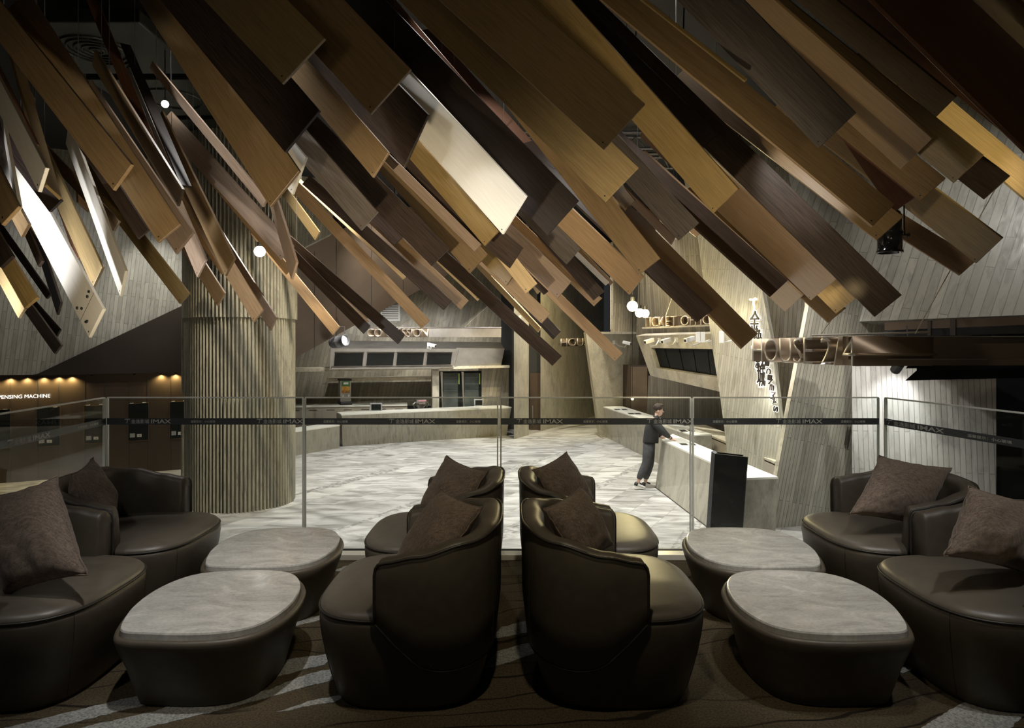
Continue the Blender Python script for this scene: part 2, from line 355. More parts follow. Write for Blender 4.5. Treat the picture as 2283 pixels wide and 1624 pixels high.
# ---------------------------------------------------------------- leaning slabs seen through pixels, built on real planes
def plane3(a, b, c):
    a, b, c = P(*a), P(*b), P(*c); n = (b - a).cross(c - a).normalized()
    if n.y > 0: n = -n
    return a, n
def vplane(a, b, lean=0):                 # through two points, upright or leaning (top moves away by lean metres per metre)
    a, b = Vector(a), Vector(b); h = (b - a).normalized(); up = Vector((0, 0, 1))
    n = h.cross(up).normalized()
    if n.y > 0: n = -n
    up = (up - n * lean).normalized(); n = h.cross(up).normalized()
    if n.y > 0: n = -n
    return a, n
def hit(px, py, pl):
    p0, n = pl; r = ray(px, py); o = Vector((0, 0, HC))
    return o + r * ((p0 - o).dot(n) / r.dot(n))
def slab(name, pts, pl, thick, m, ang=0, parent=None, edge=None, world=False, kind='structure', bvec=None):
    p0, n = pl
    fr = [Vector(p) for p in pts] if world else [hit(x, y, pl) for x, y in pts]
    bk = [p + Vector(bvec) if bvec else p - n * thick for p in fr]
    bm = bmesh.new(); uvl = bm.loops.layers.uv.new('UVMap')
    a = [bm.verts.new(p) for p in fr]; b = [bm.verts.new(p) for p in bk]; k = len(a)
    fs = [bm.faces.new(a), bm.faces.new(b[::-1])]
    for i in range(k):
        f = bm.faces.new((a[i], b[i], b[(i + 1) % k], a[(i + 1) % k]))
        if edge: f.material_index = 1
    up = Vector((0, 0, 1)); h = up.cross(n); h = h.normalized() if h.length > .01 else Vector((1, 0, 0)); v = n.cross(h).normalized()
    if v.z < 0: v = -v
    ca, sa = math.cos(math.radians(ang)), math.sin(math.radians(ang))
    bm.normal_update()
    for f in bm.faces:
        side = abs(f.normal.dot(n)) < .7
        for l in f.loops:
            q = l.vert.co - Vector((0, 8, 0)); s, tt = q.dot(h), q.dot(v)
            if side and abs(f.normal.dot(h)) > abs(f.normal.dot(v)): s = q.dot(n)
            elif side: tt = q.dot(n)
            l[uvl].uv = (s * ca + tt * sa, -s * sa + tt * ca)
    o = obj(name, bm, [m, edge] if edge else m, parent)
    if kind and not parent: o['kind'] = kind
    return o
# ---------------------------------------------------------------- lettering
def text_mesh(body, size=1, extrude=0, offset=0, bold=False, align='LEFT', spacing=1.0):
    cu = bpy.data.curves.new('txt', 'FONT'); cu.body = body; cu.size = size; cu.extrude = extrude; cu.offset = offset
    cu.align_x = align; cu.space_character = spacing; cu.resolution_u = 3
    o = bpy.data.objects.new('txt', cu); COL.objects.link(o)
    dg = bpy.context.evaluated_depsgraph_get(); dg.update()
    me = bpy.data.meshes.new_from_object(o.evaluated_get(dg))
    bpy.data.objects.remove(o); bpy.data.curves.remove(cu)
    return me
def text(name, body, M, size, m, parent=None, extrude=.002, offset=0, align='LEFT', spacing=1.0, sx=1.0, fit=None):
    me = text_mesh(body, size, extrude, offset, False, align, spacing)
    if fit and len(me.vertices):
        xs = [v.co.x for v in me.vertices]; ys = [v.co.y for v in me.vertices]
        x0, x1, y0, y1 = min(xs), max(xs), min(ys), max(ys)
        T = Matrix.Diagonal((fit[0] / (x1 - x0), fit[1] / (y1 - y0), 1, 1)) @ Matrix.Translation((-x0, -y0, 0))
        me.transform(T)
    else:
        me.transform(Matrix.Diagonal((sx, 1, 1, 1)))
    me.transform(M); me.name = name
    me.materials.clear()
    return link(name, me, m, parent)
def channel_letters(parent, chars, A, B, hA, hB, ext, extlast, off=0):
    """letters standing on the line A->B (world, their bottoms), cap heights hA..hB, each drawn out along ext"""
    A, B = Vector(A), Vector(B); cells = []; tot = 0
    for ch in chars:
        if ch == ' ': cells.append((None, .26, 0, 0)); tot += .26; continue
        me = text_mesh(ch, 1, 0, off)
        xs = [v.co.x for v in me.vertices]; ys = [v.co.y for v in me.vertices]
        wd = max(xs) - min(xs); me.transform(Matrix.Translation((-min(xs), -min(ys), 0)))
        hh = max(ys) - min(ys); wd2 = max(wd / hh * .78, .12)
        cells.append((me, wd2, wd, hh)); tot += wd2 + .10
    tot -= .10; u = (B - A); L = u.length; u.normalize(); x = 0; k = L / tot; nlast = len([c for c in cells if c[0]]) - 1; i = 0
    for me, wd2, wd, hh in cells:
        if me is None: x += wd2; continue
        f = x / tot; h = hA + (hB - hA) * f
        base = A + (B - A) * f
        for v in me.vertices:
            v.co = base + u * (v.co.x / wd * wd2 * k) + Vector((0, 0, 1)) * (v.co.y / hh * h)
        bm = bmesh.new(); bm.from_mesh(me)
        bmesh.ops.remove_doubles(bm, verts=bm.verts[:], dist=1e-5)
        e = Vector(ext) * (extlast if i == nlast else 1)
        be = [q for q in bm.edges if q.is_boundary]
        front = set(bm.faces)
        r = bmesh.ops.extrude_edge_only(bm, edges=be)
        nv = [g for g in r['geom'] if isinstance(g, bmesh.types.BMVert)]
        for v in nv: v.co += e
        for fc in bm.faces: fc.material_index = 0 if fc in front else 1
        obj('sign_letter', bm, [RIM, BRS], parent); bpy.data.meshes.remove(me)
        x += wd2 + .10; i += 1
# ================================================================ THE BUILDING
def sbox(name, lo, hi, m, bev=0):
    return tag(obj(name, boxb(lo, hi, bev), m), kind='structure')
bm = boxb((-26, -6, LOB - .2), (26, 34, LOB)); obj('floor', bm, FLOORM)['kind'] = 'structure'
sbox('floor_lounge', (-2.98, -2.5, -.34), (2.96, 4.84, -.012), BRD)
sbox('ceiling', (-26, -6, CEIL), (26, 34, CEIL + .2), CEILM)
sbox('trim_1', (-2.9, 4.60, -.012), (2.85, 4.70, .035), CREAM, .004)
cp = obj('carpet', boxb((-2.88, -2.4, -.012), (2.84, 4.598, 0.0)), CARPET)
tag(cp, 'dark brown wool carpet with pale grey streaks under the lounge armchairs', 'carpet')
# pale streaks woven into the carpet: outlines read on the carpet level, with a ragged cut edge
def pilemat():
    m, t, b = nt('pale_pile'); co = N(t, 'ShaderNodeTexCoord'); n = N(t, 'ShaderNodeTexNoise'); n.inputs['Scale'].default_value = 110; n.inputs['Detail'].default_value = 3; t.links.new(co.outputs['Object'], n.inputs['Vector'])
    t.links.new(ramp(t, n.outputs['Fac'], [(.32, (.15, .15, .14)), (.65, (.36, .36, .34))]), b.inputs['Base Color']); b.inputs['Roughness'].default_value = .95
    bp = N(t, 'ShaderNodeBump'); bp.inputs['Strength'].default_value = .6; bp.inputs['Distance'].default_value = .006; t.links.new(n.outputs['Fac'], bp.inputs['Height']); t.links.new(bp.outputs[0], b.inputs['Normal']); return m
PILE = pilemat()
for po in ([(15, 1624), (161, 1588), (307, 1553), (396, 1561), (338, 1572), (246, 1592), (127, 1624), (60, 1650), (-60, 1660)],
           [(181, 1624), (346, 1588), (384, 1572), (500, 1559), (599, 1540), (640, 1523), (680, 1507), (719, 1497), (760, 1490), (770, 1510), (725, 1523), (688, 1531), (640, 1545), (615, 1553), (461, 1592), (327, 1624), (200, 1660), (60, 1670)],
           [(615, 1590), (649, 1580), (688, 1565), (741, 1555), (780, 1550), (744, 1567), (680, 1577), (640, 1587)],
           [(175, 1498), (200, 1480), (273, 1461), (300, 1458), (279, 1471), (230, 1486)], [(184, 1450), (269, 1423), (265, 1434), (215, 1450)],
           [(584, 1519), (615, 1486), (640, 1472), (684, 1466), (719, 1462), (750, 1458), (725, 1484), (680, 1493), (640, 1505), (610, 1512)],
           [(640, 1402), (664, 1384), (729, 1370), (760, 1366), (728, 1380), (680, 1392)], [(650, 1367), (668, 1357), (739, 1349), (760, 1348), (735, 1355)],
           [(743, 1275), (771, 1263), (814, 1261), (840, 1262), (799, 1267), (759, 1275)],
           [(1095, 1425), (1118, 1400), (1164, 1388), (1185, 1384), (1180, 1410), (1128, 1421)], [(1080, 1490), (1108, 1454), (1165, 1438), (1190, 1434), (1190, 1460), (1116, 1484)],
           [(1520, 1350), (1560, 1339), (1600, 1350), (1592, 1358), (1544, 1369)], [(2030, 1640), (2056, 1624), (2121, 1584), (2190, 1546), (2236, 1530), (2283, 1549), (2300, 1570), (2283, 1599), (2255, 1624), (2200, 1650)],
           [(1998, 1499), (2063, 1465), (2082, 1471), (2013, 1503)]):
    ps = [onz(x, y, 0) for x, y in po]; out = []
    for k in range(len(ps)):
        a, b = ps[k], ps[(k + 1) % len(ps)]; n_ = max(1, int((b - a).length / .012))
        for q in range(n_):
            c = a.lerp(b, q / n_); out.append(c + Vector((mnoise.noise(c * 45), mnoise.noise(c * 45 + Vector((9, 9, 0))), 0)) * .007)
    obj('pale_streak', rings_mesh([[p + Vector((0, 0, -.004)) for p in out], [p + Vector((0, 0, .003)) for p in out]]), PILE, cp)
# --- left side: upper stone wall, bronze triangle, kiosk wall
pl_k = vplane(onz(0, 1078, LOB), onz(420, 1046, LOB))                    # the kiosk wall
slab('wall_left', [(-260, 1100), (450, 1043.5), (450, 822), (-260, 845)], pl_k, .3, BRZ)
p0, n = pl_k
pl_s = (p0 + n * .25, n)                                                 # stone face stands 25 cm proud
pl_sl = (pl_s[0], (n + Vector((0, 0, .05))).normalized())
slab('wall_left_upper', [(-260, 838), (84, 836), (450, 664), (650, 566), (742, 520), (742, 60), (-260, 60)], pl_sl, .45, STL, -6)
pl_b = (p0 + n * .16, n)
slab('trim_2', [(60, 838), (84, 834), (450, 661), (450, 829)], pl_b, .15, BRD)
# --- back wall behind the concession
A = onz(655, 899, LOB); 
BW = vplane((-8.5, 23.2, LOB), (-.2, 24.6, LOB))
slab('wall_back', [(600, 905), (1150, 905), (1150, 400), (600, 400)], BW, .4, STB, -12)
CN = vplane((-8.5, 21.9, LOB), (-.2, 23.3, LOB))
slab('wall_back_lower_left', [(610, 1000), (650, 1000), (650, 640), (610, 640)], CN, .3, STB, -12)
# bronze facet sloping out of the back wall
pf = plane3((651, 803, 19.5), (1000, 612, 21.5), (700, 545, 18.6))
slab('trim_3', [(640, 808), (1000, 612), (1160, 520), (1160, 430), (850, 470), (742, 521), (676, 552), (600, 590), (600, 828)], pf, .12, BRZ)
for k, (x, y0, y1) in enumerate(((701, 780, 560), (750, 752, 530), (828, 707, 490), (899, 666, 470), (946, 640, 450))):
    tag(obj('trim_%d' % (50 + k), tubeb([hit(x, y0, pf) + pf[1] * .002, hit(x, y1, pf) + pf[1] * .002], .007, 4), BLK), kind='structure')
# ledge above the niche, side cheek and the long shelf
CN2 = (CN[0], CN[1])
slab('trim_4', [(645, 830), (1136, 820.5), (1136, 815), (645, 822)], (CN[0] - Vector((0, 1.1, 0)), CN[1]), 1.2, STE)
slab('trim_5', [(964, 826), (979, 826), (979, 915), (964, 915)], (CN[0] - Vector((0, .7, 0)), CN[1]), .9, STP)
slab('trim_6', [(1074, 822), (1134, 820), (1134, 945), (1074, 945)], (CN[0] - Vector((0, .5, 0)), CN[1]), 1.0, STB, -8)
sh = slab('wall_shelf', [(727, 851), (968, 847), (968, 841), (727, 845)], (CN[0] - Vector((0, .1, 0)), CN[1]), 1.1, STE, kind=None)
tag(sh, 'long pale stone shelf on the wall under the row of menu screens', 'shelf')
# --- dark gap, free pillar, bronze door recess
slab('wall_back_gap', [(1118, 960), (1152, 960), (1152, 560), (1118, 560)], vplane((-1, 23.3, LOB), (1, 23.5, LOB)), .2, BLK)
A, B = onz(1146, 979.6, LOB), onz(1179, 970.5, LOB)
slab('trim_7', [(1146, 979.6), (1179, 970.5), (1179, 500), (1146, 500)], vplane(A, B), .25, STP, bvec=(0, .45, 0))
pd = vplane((.2, 23.4, LOB), (1.4, 23.2, LOB))
slab('wall_back_recess', [(1176, 966), (1215, 966), (1215, 560), (1176, 560)], pd, .2, BLK)
d1 = thing('door', 'dark bronze door in the recess left of the HOUSE sign wall', 'door', hit(1190, 962, (pd[0] - Vector((0, .1, 0)), pd[1])))
pd2 = (pd[0] - Vector((0, .1, 0)), pd[1])
slab('door_leaf', [(1181, 962), (1205, 962), (1205, 832), (1181, 832)], pd2, .06, BRZ, parent=d1)
slab('door_handle', [(1186.5, 948), (1188.5, 948), (1188.5, 905), (1186.5, 905)], (pd2[0] - Vector((0, .08, 0)), pd2[1]), .03, STEEL, parent=d1)
# --- HOUSE wall, leaning wall, cabinet
A, B = onz(1205, 962, LOB), onz(1262, 946, LOB)
PH = vplane(A, B)
slab('wall_right_far', [(1205, 962), (1262, 946), (1345, 924), (1345, 480), (1205, 480)], PH, .4, STP, bvec=(.1, .5, 0))
A = onz(1340, 976, LOB); PQ = vplane(A, onz(1410, 975, LOB))
slab('wall_right_pier', [(1338.5, 976.5), (1420, 975), (1425, 742), (1366, 741), (1306, 741)], PQ, .35, STP)
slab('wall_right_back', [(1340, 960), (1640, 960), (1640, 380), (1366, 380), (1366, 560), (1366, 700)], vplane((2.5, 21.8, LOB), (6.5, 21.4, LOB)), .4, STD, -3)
slab('trim_8', [(1362, 735), (1367, 735), (1367, 540), (1362, 540)], vplane((2.6, 21.0, 0), (4, 21, 0)), .15, STE)
slab('trim_9', [(1336, 745), (1424, 745), (1424, 740), (1336, 740)], vplane((2.6, 20.9, 0), (4, 20.9, 0)), .5, STE)
# ticket-office fascia with its long display window
PT = plane3((1418, 749, 17.2), (1590, 744, 15.0), (1450, 838, 17.0))
TW = [(1464, 821), (1604, 843), (1596, 779), (1451, 776)]
def ring_slab(name, outer, inner, pl, thick, m, ang=0):
    """a wall face with a window opening: four quads joined, extruded back"""
    o = [hit(x, y, pl) for x, y in outer]; i = [hit(x, y, pl) for x, y in inner]; n = pl[1]
    bm = bmesh.new(); uvl = bm.loops.layers.uv.new('UVMap')
    O = [bm.verts.new(p) for p in o]; I = [bm.verts.new(p) for p in i]; OB = [bm.verts.new(p - n * thick) for p in o]; IB = [bm.verts.new(p - n * thick) for p in i]
    for k in range(4):
        j = (k + 1) % 4
        for q in ((O[k], O[j], I[j], I[k]), (OB[k], OB[j], O[j], O[k]), (I[k], I[j], IB[j], IB[k]), (IB[k], IB[j], OB[j], OB[k])): bm.faces.new(q)
    up = Vector((0, 0, 1)); h = up.cross(n).normalized(); v = n.cross(h).normalized()
    ca, sa = math.cos(math.radians(ang)), math.sin(math.radians(ang))
    for f in bm.faces:
        for l in f.loops:
            q = l.vert.co; s, tt = q.dot(h), q.dot(v); l[uvl].uv = (s * ca + tt * sa, -s * sa + tt * ca)
    o = obj(name, bm, m); o['kind'] = 'structure'; return o
ring_slab('wall_ticket_office', [(1450, 838), (1640, 882), (1640, 743), (1418, 749)], TW, PT, .35, STP)
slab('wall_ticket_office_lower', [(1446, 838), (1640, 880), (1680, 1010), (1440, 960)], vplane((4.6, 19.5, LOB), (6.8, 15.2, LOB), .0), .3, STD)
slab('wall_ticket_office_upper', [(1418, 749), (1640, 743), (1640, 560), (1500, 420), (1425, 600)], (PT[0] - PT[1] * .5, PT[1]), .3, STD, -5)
dw = thing('display_window', 'row of blank black menu screens in the slanted stone wall under the TICKET OFFICE sign', 'display', hit(1464, 821, PT))
PTb = (PT[0] - PT[1] * .12, PT[1])
cols = [0, .2, .42, .63, .85, 1.0]
def lerp2(a, b, t): return (a[0] + (b[0] - a[0]) * t, a[1] + (b[1] - a[1]) * t)
bl, br_, tr_, tl = (1468, 823), (1606, 845), (1600, 781), (1453, 778)
for a, b in zip(cols, cols[1:]):
    q = [lerp2(bl, br_, a + .006), lerp2(bl, br_, b - .006), lerp2(tl, tr_, b - .006), lerp2(tl, tr_, a + .006)]
    slab('screen', q, PTb, .04, SCR, parent=dw)
slab('screen_back', [(1460, 826), (1612, 850), (1606, 778), (1448, 774)], (PTb[0] - PTb[1] * .05, PTb[1]), .03, STEEL, parent=dw)
cb = thing('metal_cabinet', 'tall dark bronze cabinet standing behind the far end of the ticket counter', 'cabinet', P(1415, 985, 21.0))
c0 = P(1405, 985, 20.9); c1 = P(1445, 985, 20.7); c2 = P(1389, 985, 21.3); zt = P(1405, 814, 20.9).z
bm = bmesh.new()
rr = [[Vector((q.x, q.y, z)) for q in (c2, c0, c1, c1 + Vector((0, .6, 0)))] for z in (LOB, zt)]
obj('cabinet_body', rings_mesh(rr), BRZ, cb)
slab('cabinet_door', [(1407, 984), (1443, 984), (1443, 818), (1407, 818)], vplane(c0 - Vector((0, .02, 0)), c1 - Vector((0, .02, 0))), .015, BRS, parent=cb)
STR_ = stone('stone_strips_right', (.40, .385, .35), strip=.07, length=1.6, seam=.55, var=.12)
# --- lit leaning pier with the cinema name, recess, big leaning slab, right wall
PS2 = plane3((1624, 1010, 13.2), (1735, 1057, 11.9), (1570, 600, 14.2))
slab('wall_right_name', [(1627, 1050), (1738, 1075), (1742, 958), (1720, 763), (1699, 646), (1640, 300), (1500, 300), (1554, 520), (1589, 782), (1603, 867)], PS2, .08, ST, -7)
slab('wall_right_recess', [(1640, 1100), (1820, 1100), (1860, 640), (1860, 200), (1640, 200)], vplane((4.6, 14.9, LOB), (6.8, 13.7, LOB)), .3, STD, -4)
PS1 = plane3((1711, 1178, 10.75), (1960, 1165, 11.2), (1803, 683, 10.9))
slab('wall_right_slab', [(1711, 1178), (1764, 1206), (1975, 1150), (1960, 1000), (1950, 891), (1966, 817), (2004, 690), (2000, 640), (1803, 640), (1803, 683), (1763, 891)], PS1, .10, STS, -12, edge=STE)
PU = plane3((1820, 715, 11.6), (2283, 690, 9.6), (1850, 400, 12.0))
slab('wall_right_upper', [(1800, 722), (2500, 694), (2500, 60), (1720, 60), (1760, 400), (1800, 560)], PU, .4, STG, -13)
PR = vplane(onz(1925, 1190, LOB), onz(2222, 1222, LOB))
slab('wall_right_lit', [(1900, 1205), (2221, 1236), (2221, 812), (1900, 812)], PR, .4, STR_, 2)
slab('wall_right_dark', [(2210, 1300), (2700, 1380), (2700, 700), (2210, 700)], (PR[0] - PR[1] * .35 , PR[1]), .3, BLKG)
# dark bulkhead beams above the HOUSE 2/4 sign
PBm = plane3((1974, 740, 10.2), (2283, 725, 8.8), (1974, 720, 10.2))
bk = thing('bulkhead_beam', 'dark bronze bulkhead beam running behind and above the HOUSE 2/4 sign', 'beam', hit(2100, 735, PBm))
slab('beam_face', [(1972, 737), (2500, 716), (2500, 697), (1972, 719)], PBm, .3, BRZ, parent=bk)
slab('beam_lower', [(1972, 752), (2500, 738), (2500, 719), (1972, 738)], (PBm[0] - PBm[1] * .3, PBm[1]), .2, BLK, parent=bk)
slab('beam_post', [(2068, 748), (2075, 748), (2075, 715), (2068, 715)], (PBm[0] + PBm[1] * .04, PBm[1]), .05, BRD, parent=bk)
slab('beam_post', [(2118, 748), (2130, 748), (2130, 712), (2118, 712)], (PBm[0] + PBm[1] * .04, PBm[1]), .05, BRD, parent=bk)
slab('wall_right_soffit', [(2010, 880), (2500, 880), (2500, 745), (2010, 745)], vplane((5.5, 10.4, 0), (9, 10.0, 0)), .1, BRD)
# --- fluted column
ccx, ccy = (538 - CX) / F * 12.66, 12.66
def flutes(r, z0, z1, a0=0, a1=360, n=92):
    bm = bmesh.new(); step = 360 / n; pts = []
    prof = [(-.5, 0), (-.33, 0), (-.30, .6), (-.20, .93), (0, 1.05), (.20, .93), (.30, .6), (.33, 0)]
    k0, k1 = int(a0 / step), int(a1 / step)
    for k in range(k0, k1):
        for s, h in prof:
            t = math.radians((k + .5 + s) * step); rr = r + h * .062
            pts.append((ccx + rr * math.cos(t), ccy + rr * math.sin(t)))
    if k1 - k0 < n:
        for k in (k1, k0):
            t = math.radians(k * step); pts.append((ccx + (r - .12) * math.cos(t), ccy + (r - .12) * math.sin(t)))
    return rings_mesh([[Vector((x, y, z)) for x, y in pts] for z in (z0, z1)])
colm = thing('fluted_column', 'huge round stone column with vertical fluting rising from the lobby floor to the ceiling', 'column', (ccx, ccy, LOB))
z957, z884, z708 = .02, .58, 1.96
obj('column_shaft', flutes(.905, LOB, CEIL), FLUTE, colm)
obj('shaft_sleeve', flutes(.94, z708, CEIL, 0, 360), FLUTE, colm)
obj('shaft_sleeve', flutes(.95, z884 + .02, z708 - .004, 150, 205), FLUTE, colm)
obj('shaft_sleeve', flutes(.935, LOB, z884 - .05, 275, 360), FLUTE, colm)
obj('shaft_sleeve', flutes(.955, LOB, z957, 165, 222), FLUTE, colm)
# ---------------------------------------------------------------- ceiling services over the lobby
def bar(bm, a, b, w_, h_):
    a, b = Vector(a), Vector(b); M = frame(a, (b - a), (0, 0, 1)); box(bm, (0, -h_ / 2, -w_ / 2), ((b - a).length, h_ / 2, w_ / 2), M)
for i, (x, y, s, lab) in enumerate(((-5.3, 8.6, .95, 'dark ceiling panel with a round ringed air diffuser, nearest the top left corner'), (-5.2, 10.3, .85, 'dark ceiling panel with a faint round cover, second from the top left corner'), (-5.3, 12.0, .8, 'dark ceiling panel with a narrow slot, above the top of the fluted column'))):
    t = thing('ceiling_panel', lab, 'ceiling panel', (x, y, CEIL - .5), 'dark ceiling service panels')
    obj('panel', boxb((x - s, y - .75, CEIL - .56), (x + s, y + .75, CEIL - .4), .02), DUCT, t)
    for hx, hy in ((-1, -1), (1, -1), (-1, 1), (1, 1)):
        obj('hanger_rod', tubeb([(x + hx * s * .9, y + hy * .68, CEIL - .42), (x + hx * s * .9, y + hy * .68, CEIL)], .008, 5), BLK, t)
    if i < 2:
        bm = bmesh.new()
        for k in range(5 if i == 0 else 1):
            rr = .42 - k * .085
            tube(bm, [(x + rr * math.cos(q * math.tau / 28), y + rr * math.sin(q * math.tau / 28), CEIL - .565) for q in range(28)], .016, 6, True)
        obj('round_diffuser' if i == 0 else 'round_cover', bm, DUCT, t)
for k, (x, y, lab) in enumerate(((1.9, 13.5, 'long steel truss near the ceiling right of the middle of the photo'), (3.1, 15.0, 'steel truss near the ceiling behind the brightest ticket-office lamp'))):
    t = thing('ceiling_truss', lab, 'truss', (x, y, CEIL - .4), 'steel trusses under the ceiling')
    bm = bmesh.new()
    for dy, dz in ((-.15, -.1), (.15, -.1), (0, -.38)):
        tube(bm, [(x - 2.2, y + dy, CEIL + dz), (x + 2.2, y + dy, CEIL + dz)], .025, 6)
    obj('chord_tubes', bm, GREYP, t)
    bm = bmesh.new(); p = None
    for q in range(23):
        c = Vector((x - 2.2 + q * .2, y + (-.15 if q % 4 == 0 else .15 if q % 4 == 2 else 0), CEIL + (-.1 if q % 2 == 0 else -.38)))
        if p: tube(bm, [p, c], .012, 5)
        p = c
    obj('web_braces', bm, GREYP, t)
def duct(a, b, r, lab):
    t = thing('air_duct', lab, 'duct', a, 'round air ducts')
    obj('duct_tube', tubeb([a, b], r, 20), STEEL, t)
    a, b = Vector(a), Vector(b); k = int((b - a).length / .35)
    for q in range(1, max(k, 2)):
        c = a.lerp(b, q / max(k, 2)); d = (b - a).normalized(); obj('duct_seam', tubeb([c - d * .015, c + d * .015], r * 1.05, 20), STEEL, t)
    for q in (a.lerp(b, .2), a.lerp(b, .8)): obj('duct_hanger', tubeb([q, Vector((q.x, q.y, CEIL))], .008, 5), BLK, t)
duct((1.0, 12.4, 4.35), (2.0, 15.2, 4.5), .15, 'shiny round air duct peeping out right of the big black plank')
duct((3.2, 13.0, 4.0), (3.1, 13.0, 3.55), .14, 'short dark round duct end below the dark planks near the lit stone pier')
# ---------------------------------------------------------------- lamps
def downlight(x, y, lab):
    t = thing('downlight', lab, 'lamp', (x, y, CEIL - .16), 'ceiling downlights over the lobby')
    bm = bmesh.new(); lathe(bm, [(.085, 0), (.09, .02), (.09, .16)], Matrix.Translation((x, y, CEIL - .16)), 16); obj('lamp_housing', bm, BLK, t)
    bm = bmesh.new(); lathe(bm, [(.065, -.004), (.065, .0)], Matrix.Translation((x, y, CEIL - .16)), 16); obj('lamp_lens', bm, LENS, t)
LENS = emit('lamp_lens_white', (1, .96, .88), 14)
LENSY = emit('lamp_lens_yellow', (1, .88, .55), 14)
for x, y, e, a in DOWN:
    downlight(x, y, 'round black downlight in the dark lobby ceiling')
def par_can(name, lab, c, aim, L, r, hang, m=BLKG):
    c = Vector(c); d = (Vector(aim) - c).normalized(); t = thing(name, lab, 'spotlight', c)
    M = frame(c, d.orthogonal(), d.cross(d.orthogonal())); M = Matrix((*[list(v) for v in ()],)) if False else d.to_track_quat('Z', 'Y').to_matrix().to_4x4(); M.translation = c
    bm = bmesh.new(); lathe(bm, [(r * .5, -L * .62), (r * .8, -L * .55), (r * .95, -L * .4), (r * .95, -L * .1), (r * 1.03, -L * .09), (r * 1.03, -L * .05), (r * .97, -L * .04), (r * .97, L * .38), (r * 1.04, L * .39), (r * 1.04, L * .44), (r * .9, L * .44), (r * .85, L * .3)], M, 28)
    obj('lamp_can', bm, m, t, True)
    bm = bmesh.new(); lathe(bm, [(r * .84, L * .28), (r * .84, L * .30)], M, 20); obj('lamp_lens', bm, LENS, t)
    s = d.cross(Vector((0, 0, 1))); s = s.normalized() if s.length > .05 else Vector((1, 0, 0))
    q = [c + s * r * 1.0, c + s * r * 1.25, c + s * r * 1.2 + Vector((0, 0, L * .8)), c - s * r * 1.2 + Vector((0, 0, L * .8)), c - s * r * 1.25, c - s * r * 1.0]
    obj('yoke', tubeb(q, r * .07, 6), m, t)
    bm = bmesh.new(); tube(bm, [c + s * r * 1.25, c + s * r * 1.5], r * .09, 8); tube(bm, [c + s * r * 1.5, c + s * r * 1.62], r * .22, 8); obj('yoke_knob', bm, m, t)
    obj('safety_cable', tubeb([c + Vector((0, 0, L * .8)), c + Vector((s.x * r, 0, L * 1.3)), Vector((c.x, c.y, hang))], .006, 5), BLK, t)
    return t
cn = P(1984, 524, 6.6)
par_can('par_can', 'black cylindrical spotlight hanging below the brown planks, upper right', cn, cn + Vector((0, 0, -1)), .40, .115, CEIL)
cs = P(757, 762, 19.6)
par_can('stage_spotlight', 'lit spotlight on top of the menu-screen box, left of the CONCESSION sign', cs, cs + Vector((.9, -.5, .15)), .55, .17, cs.z + .5, GREYP)
def bulb(px, py, d, r, lab, e=None, m=None):
    c = P(px, py, d); t = thing('pendant_lamp', lab, 'lamp', c, 'bare glowing lamps')
    bm = bmesh.new(); ball(bm, c, r); obj('glowing_bulb', bm, m or LENSY, t, True)
    obj('cord', tubeb([c + Vector((0, 0, r * .9)), Vector((c.x, c.y, CEIL))], .008, 5), BLK, t)
    obj('socket', tubeb([c + Vector((0, 0, r * .85)), c + Vector((0, 0, r * 1.7))], r * .45, 12), BLK, t)
bulb(1410, 683, 14.4, .115, 'largest glowing yellow lamp above the left end of the TICKET OFFICE sign')
bulb(1426, 698, 15.0, .10, 'middle one of the three glowing yellow lamps by the TICKET OFFICE sign')
bulb(1438, 699, 15.8, .10, 'rightmost and smallest of the three glowing yellow lamps by the TICKET OFFICE sign')
bulb(579, 561, 10.3, .085, 'glaring white lamp in front of the fluted column', m=emit('lamp_white', (1, .98, .95), 4))
bulb(368, 232, 8.6, .045, 'small white lamp under the dark ceiling panels, upper left', m=LENS)
point(P(1410, 683, 14.2), 70, YEL, .12); point(P(1436, 699, 15.4), 45, YEL, .1)
bulb(1410, 890, 18.6, .035, 'tiny glowing lamp in front of the bronze cabinet door, just above the far counter')
# accent spotlights washing the stone; the last one added low to brighten the slab
ACC = [((1.7, 9.2, 5.3), P(1650, 800, 12.3), 750, 50, NEUT), ((2.2, 8.6, 5.3), P(1600, 560, 13), 300, 50, NEUT),
       ((3.6, 8.8, 5.4), P(1840, 1080, 10.8), 1000, 44, NEUT), ((7.0, 8.6, 2.3), P(1985, 850, 10.2), 0, 40, COOL),
       ((4.9, 7.6, 5.4), P(2200, 600, 9.8), 260, 80, NEUT), ((-9.0, 11.2, 5.4), P(160, 640, 14), 240, 75, NEUT),
       ((-6.6, 13.6, 5.4), P(360, 560, 14.9), 480, 38, NEUT), ((-2.0, 9.0, 5.4), P(560, 850, 12), 900, 46, WARM),
       ((-3.0, 17.4, 5.4), P(880, 700, 22), 1300, 70, NEUT), ((.8, 18.2, 5.4), P(1180, 780, 21), 900, 60, YEL),
       ((1.6, 20.4, 5.4), P(1270, 830, 23.5), 900, 70, YEL), ((2.2, 16.5, 5.4), P(1520, 830, 16.5), 220, 60, YEL),
       ((5.72, 9.75, 1.4), P(1985, 930, 10.3), 90, 60, COOL), ((4.75, 8.35, 1.15), (5.1, 10.8, -.5), 110, 95, NEUT)]
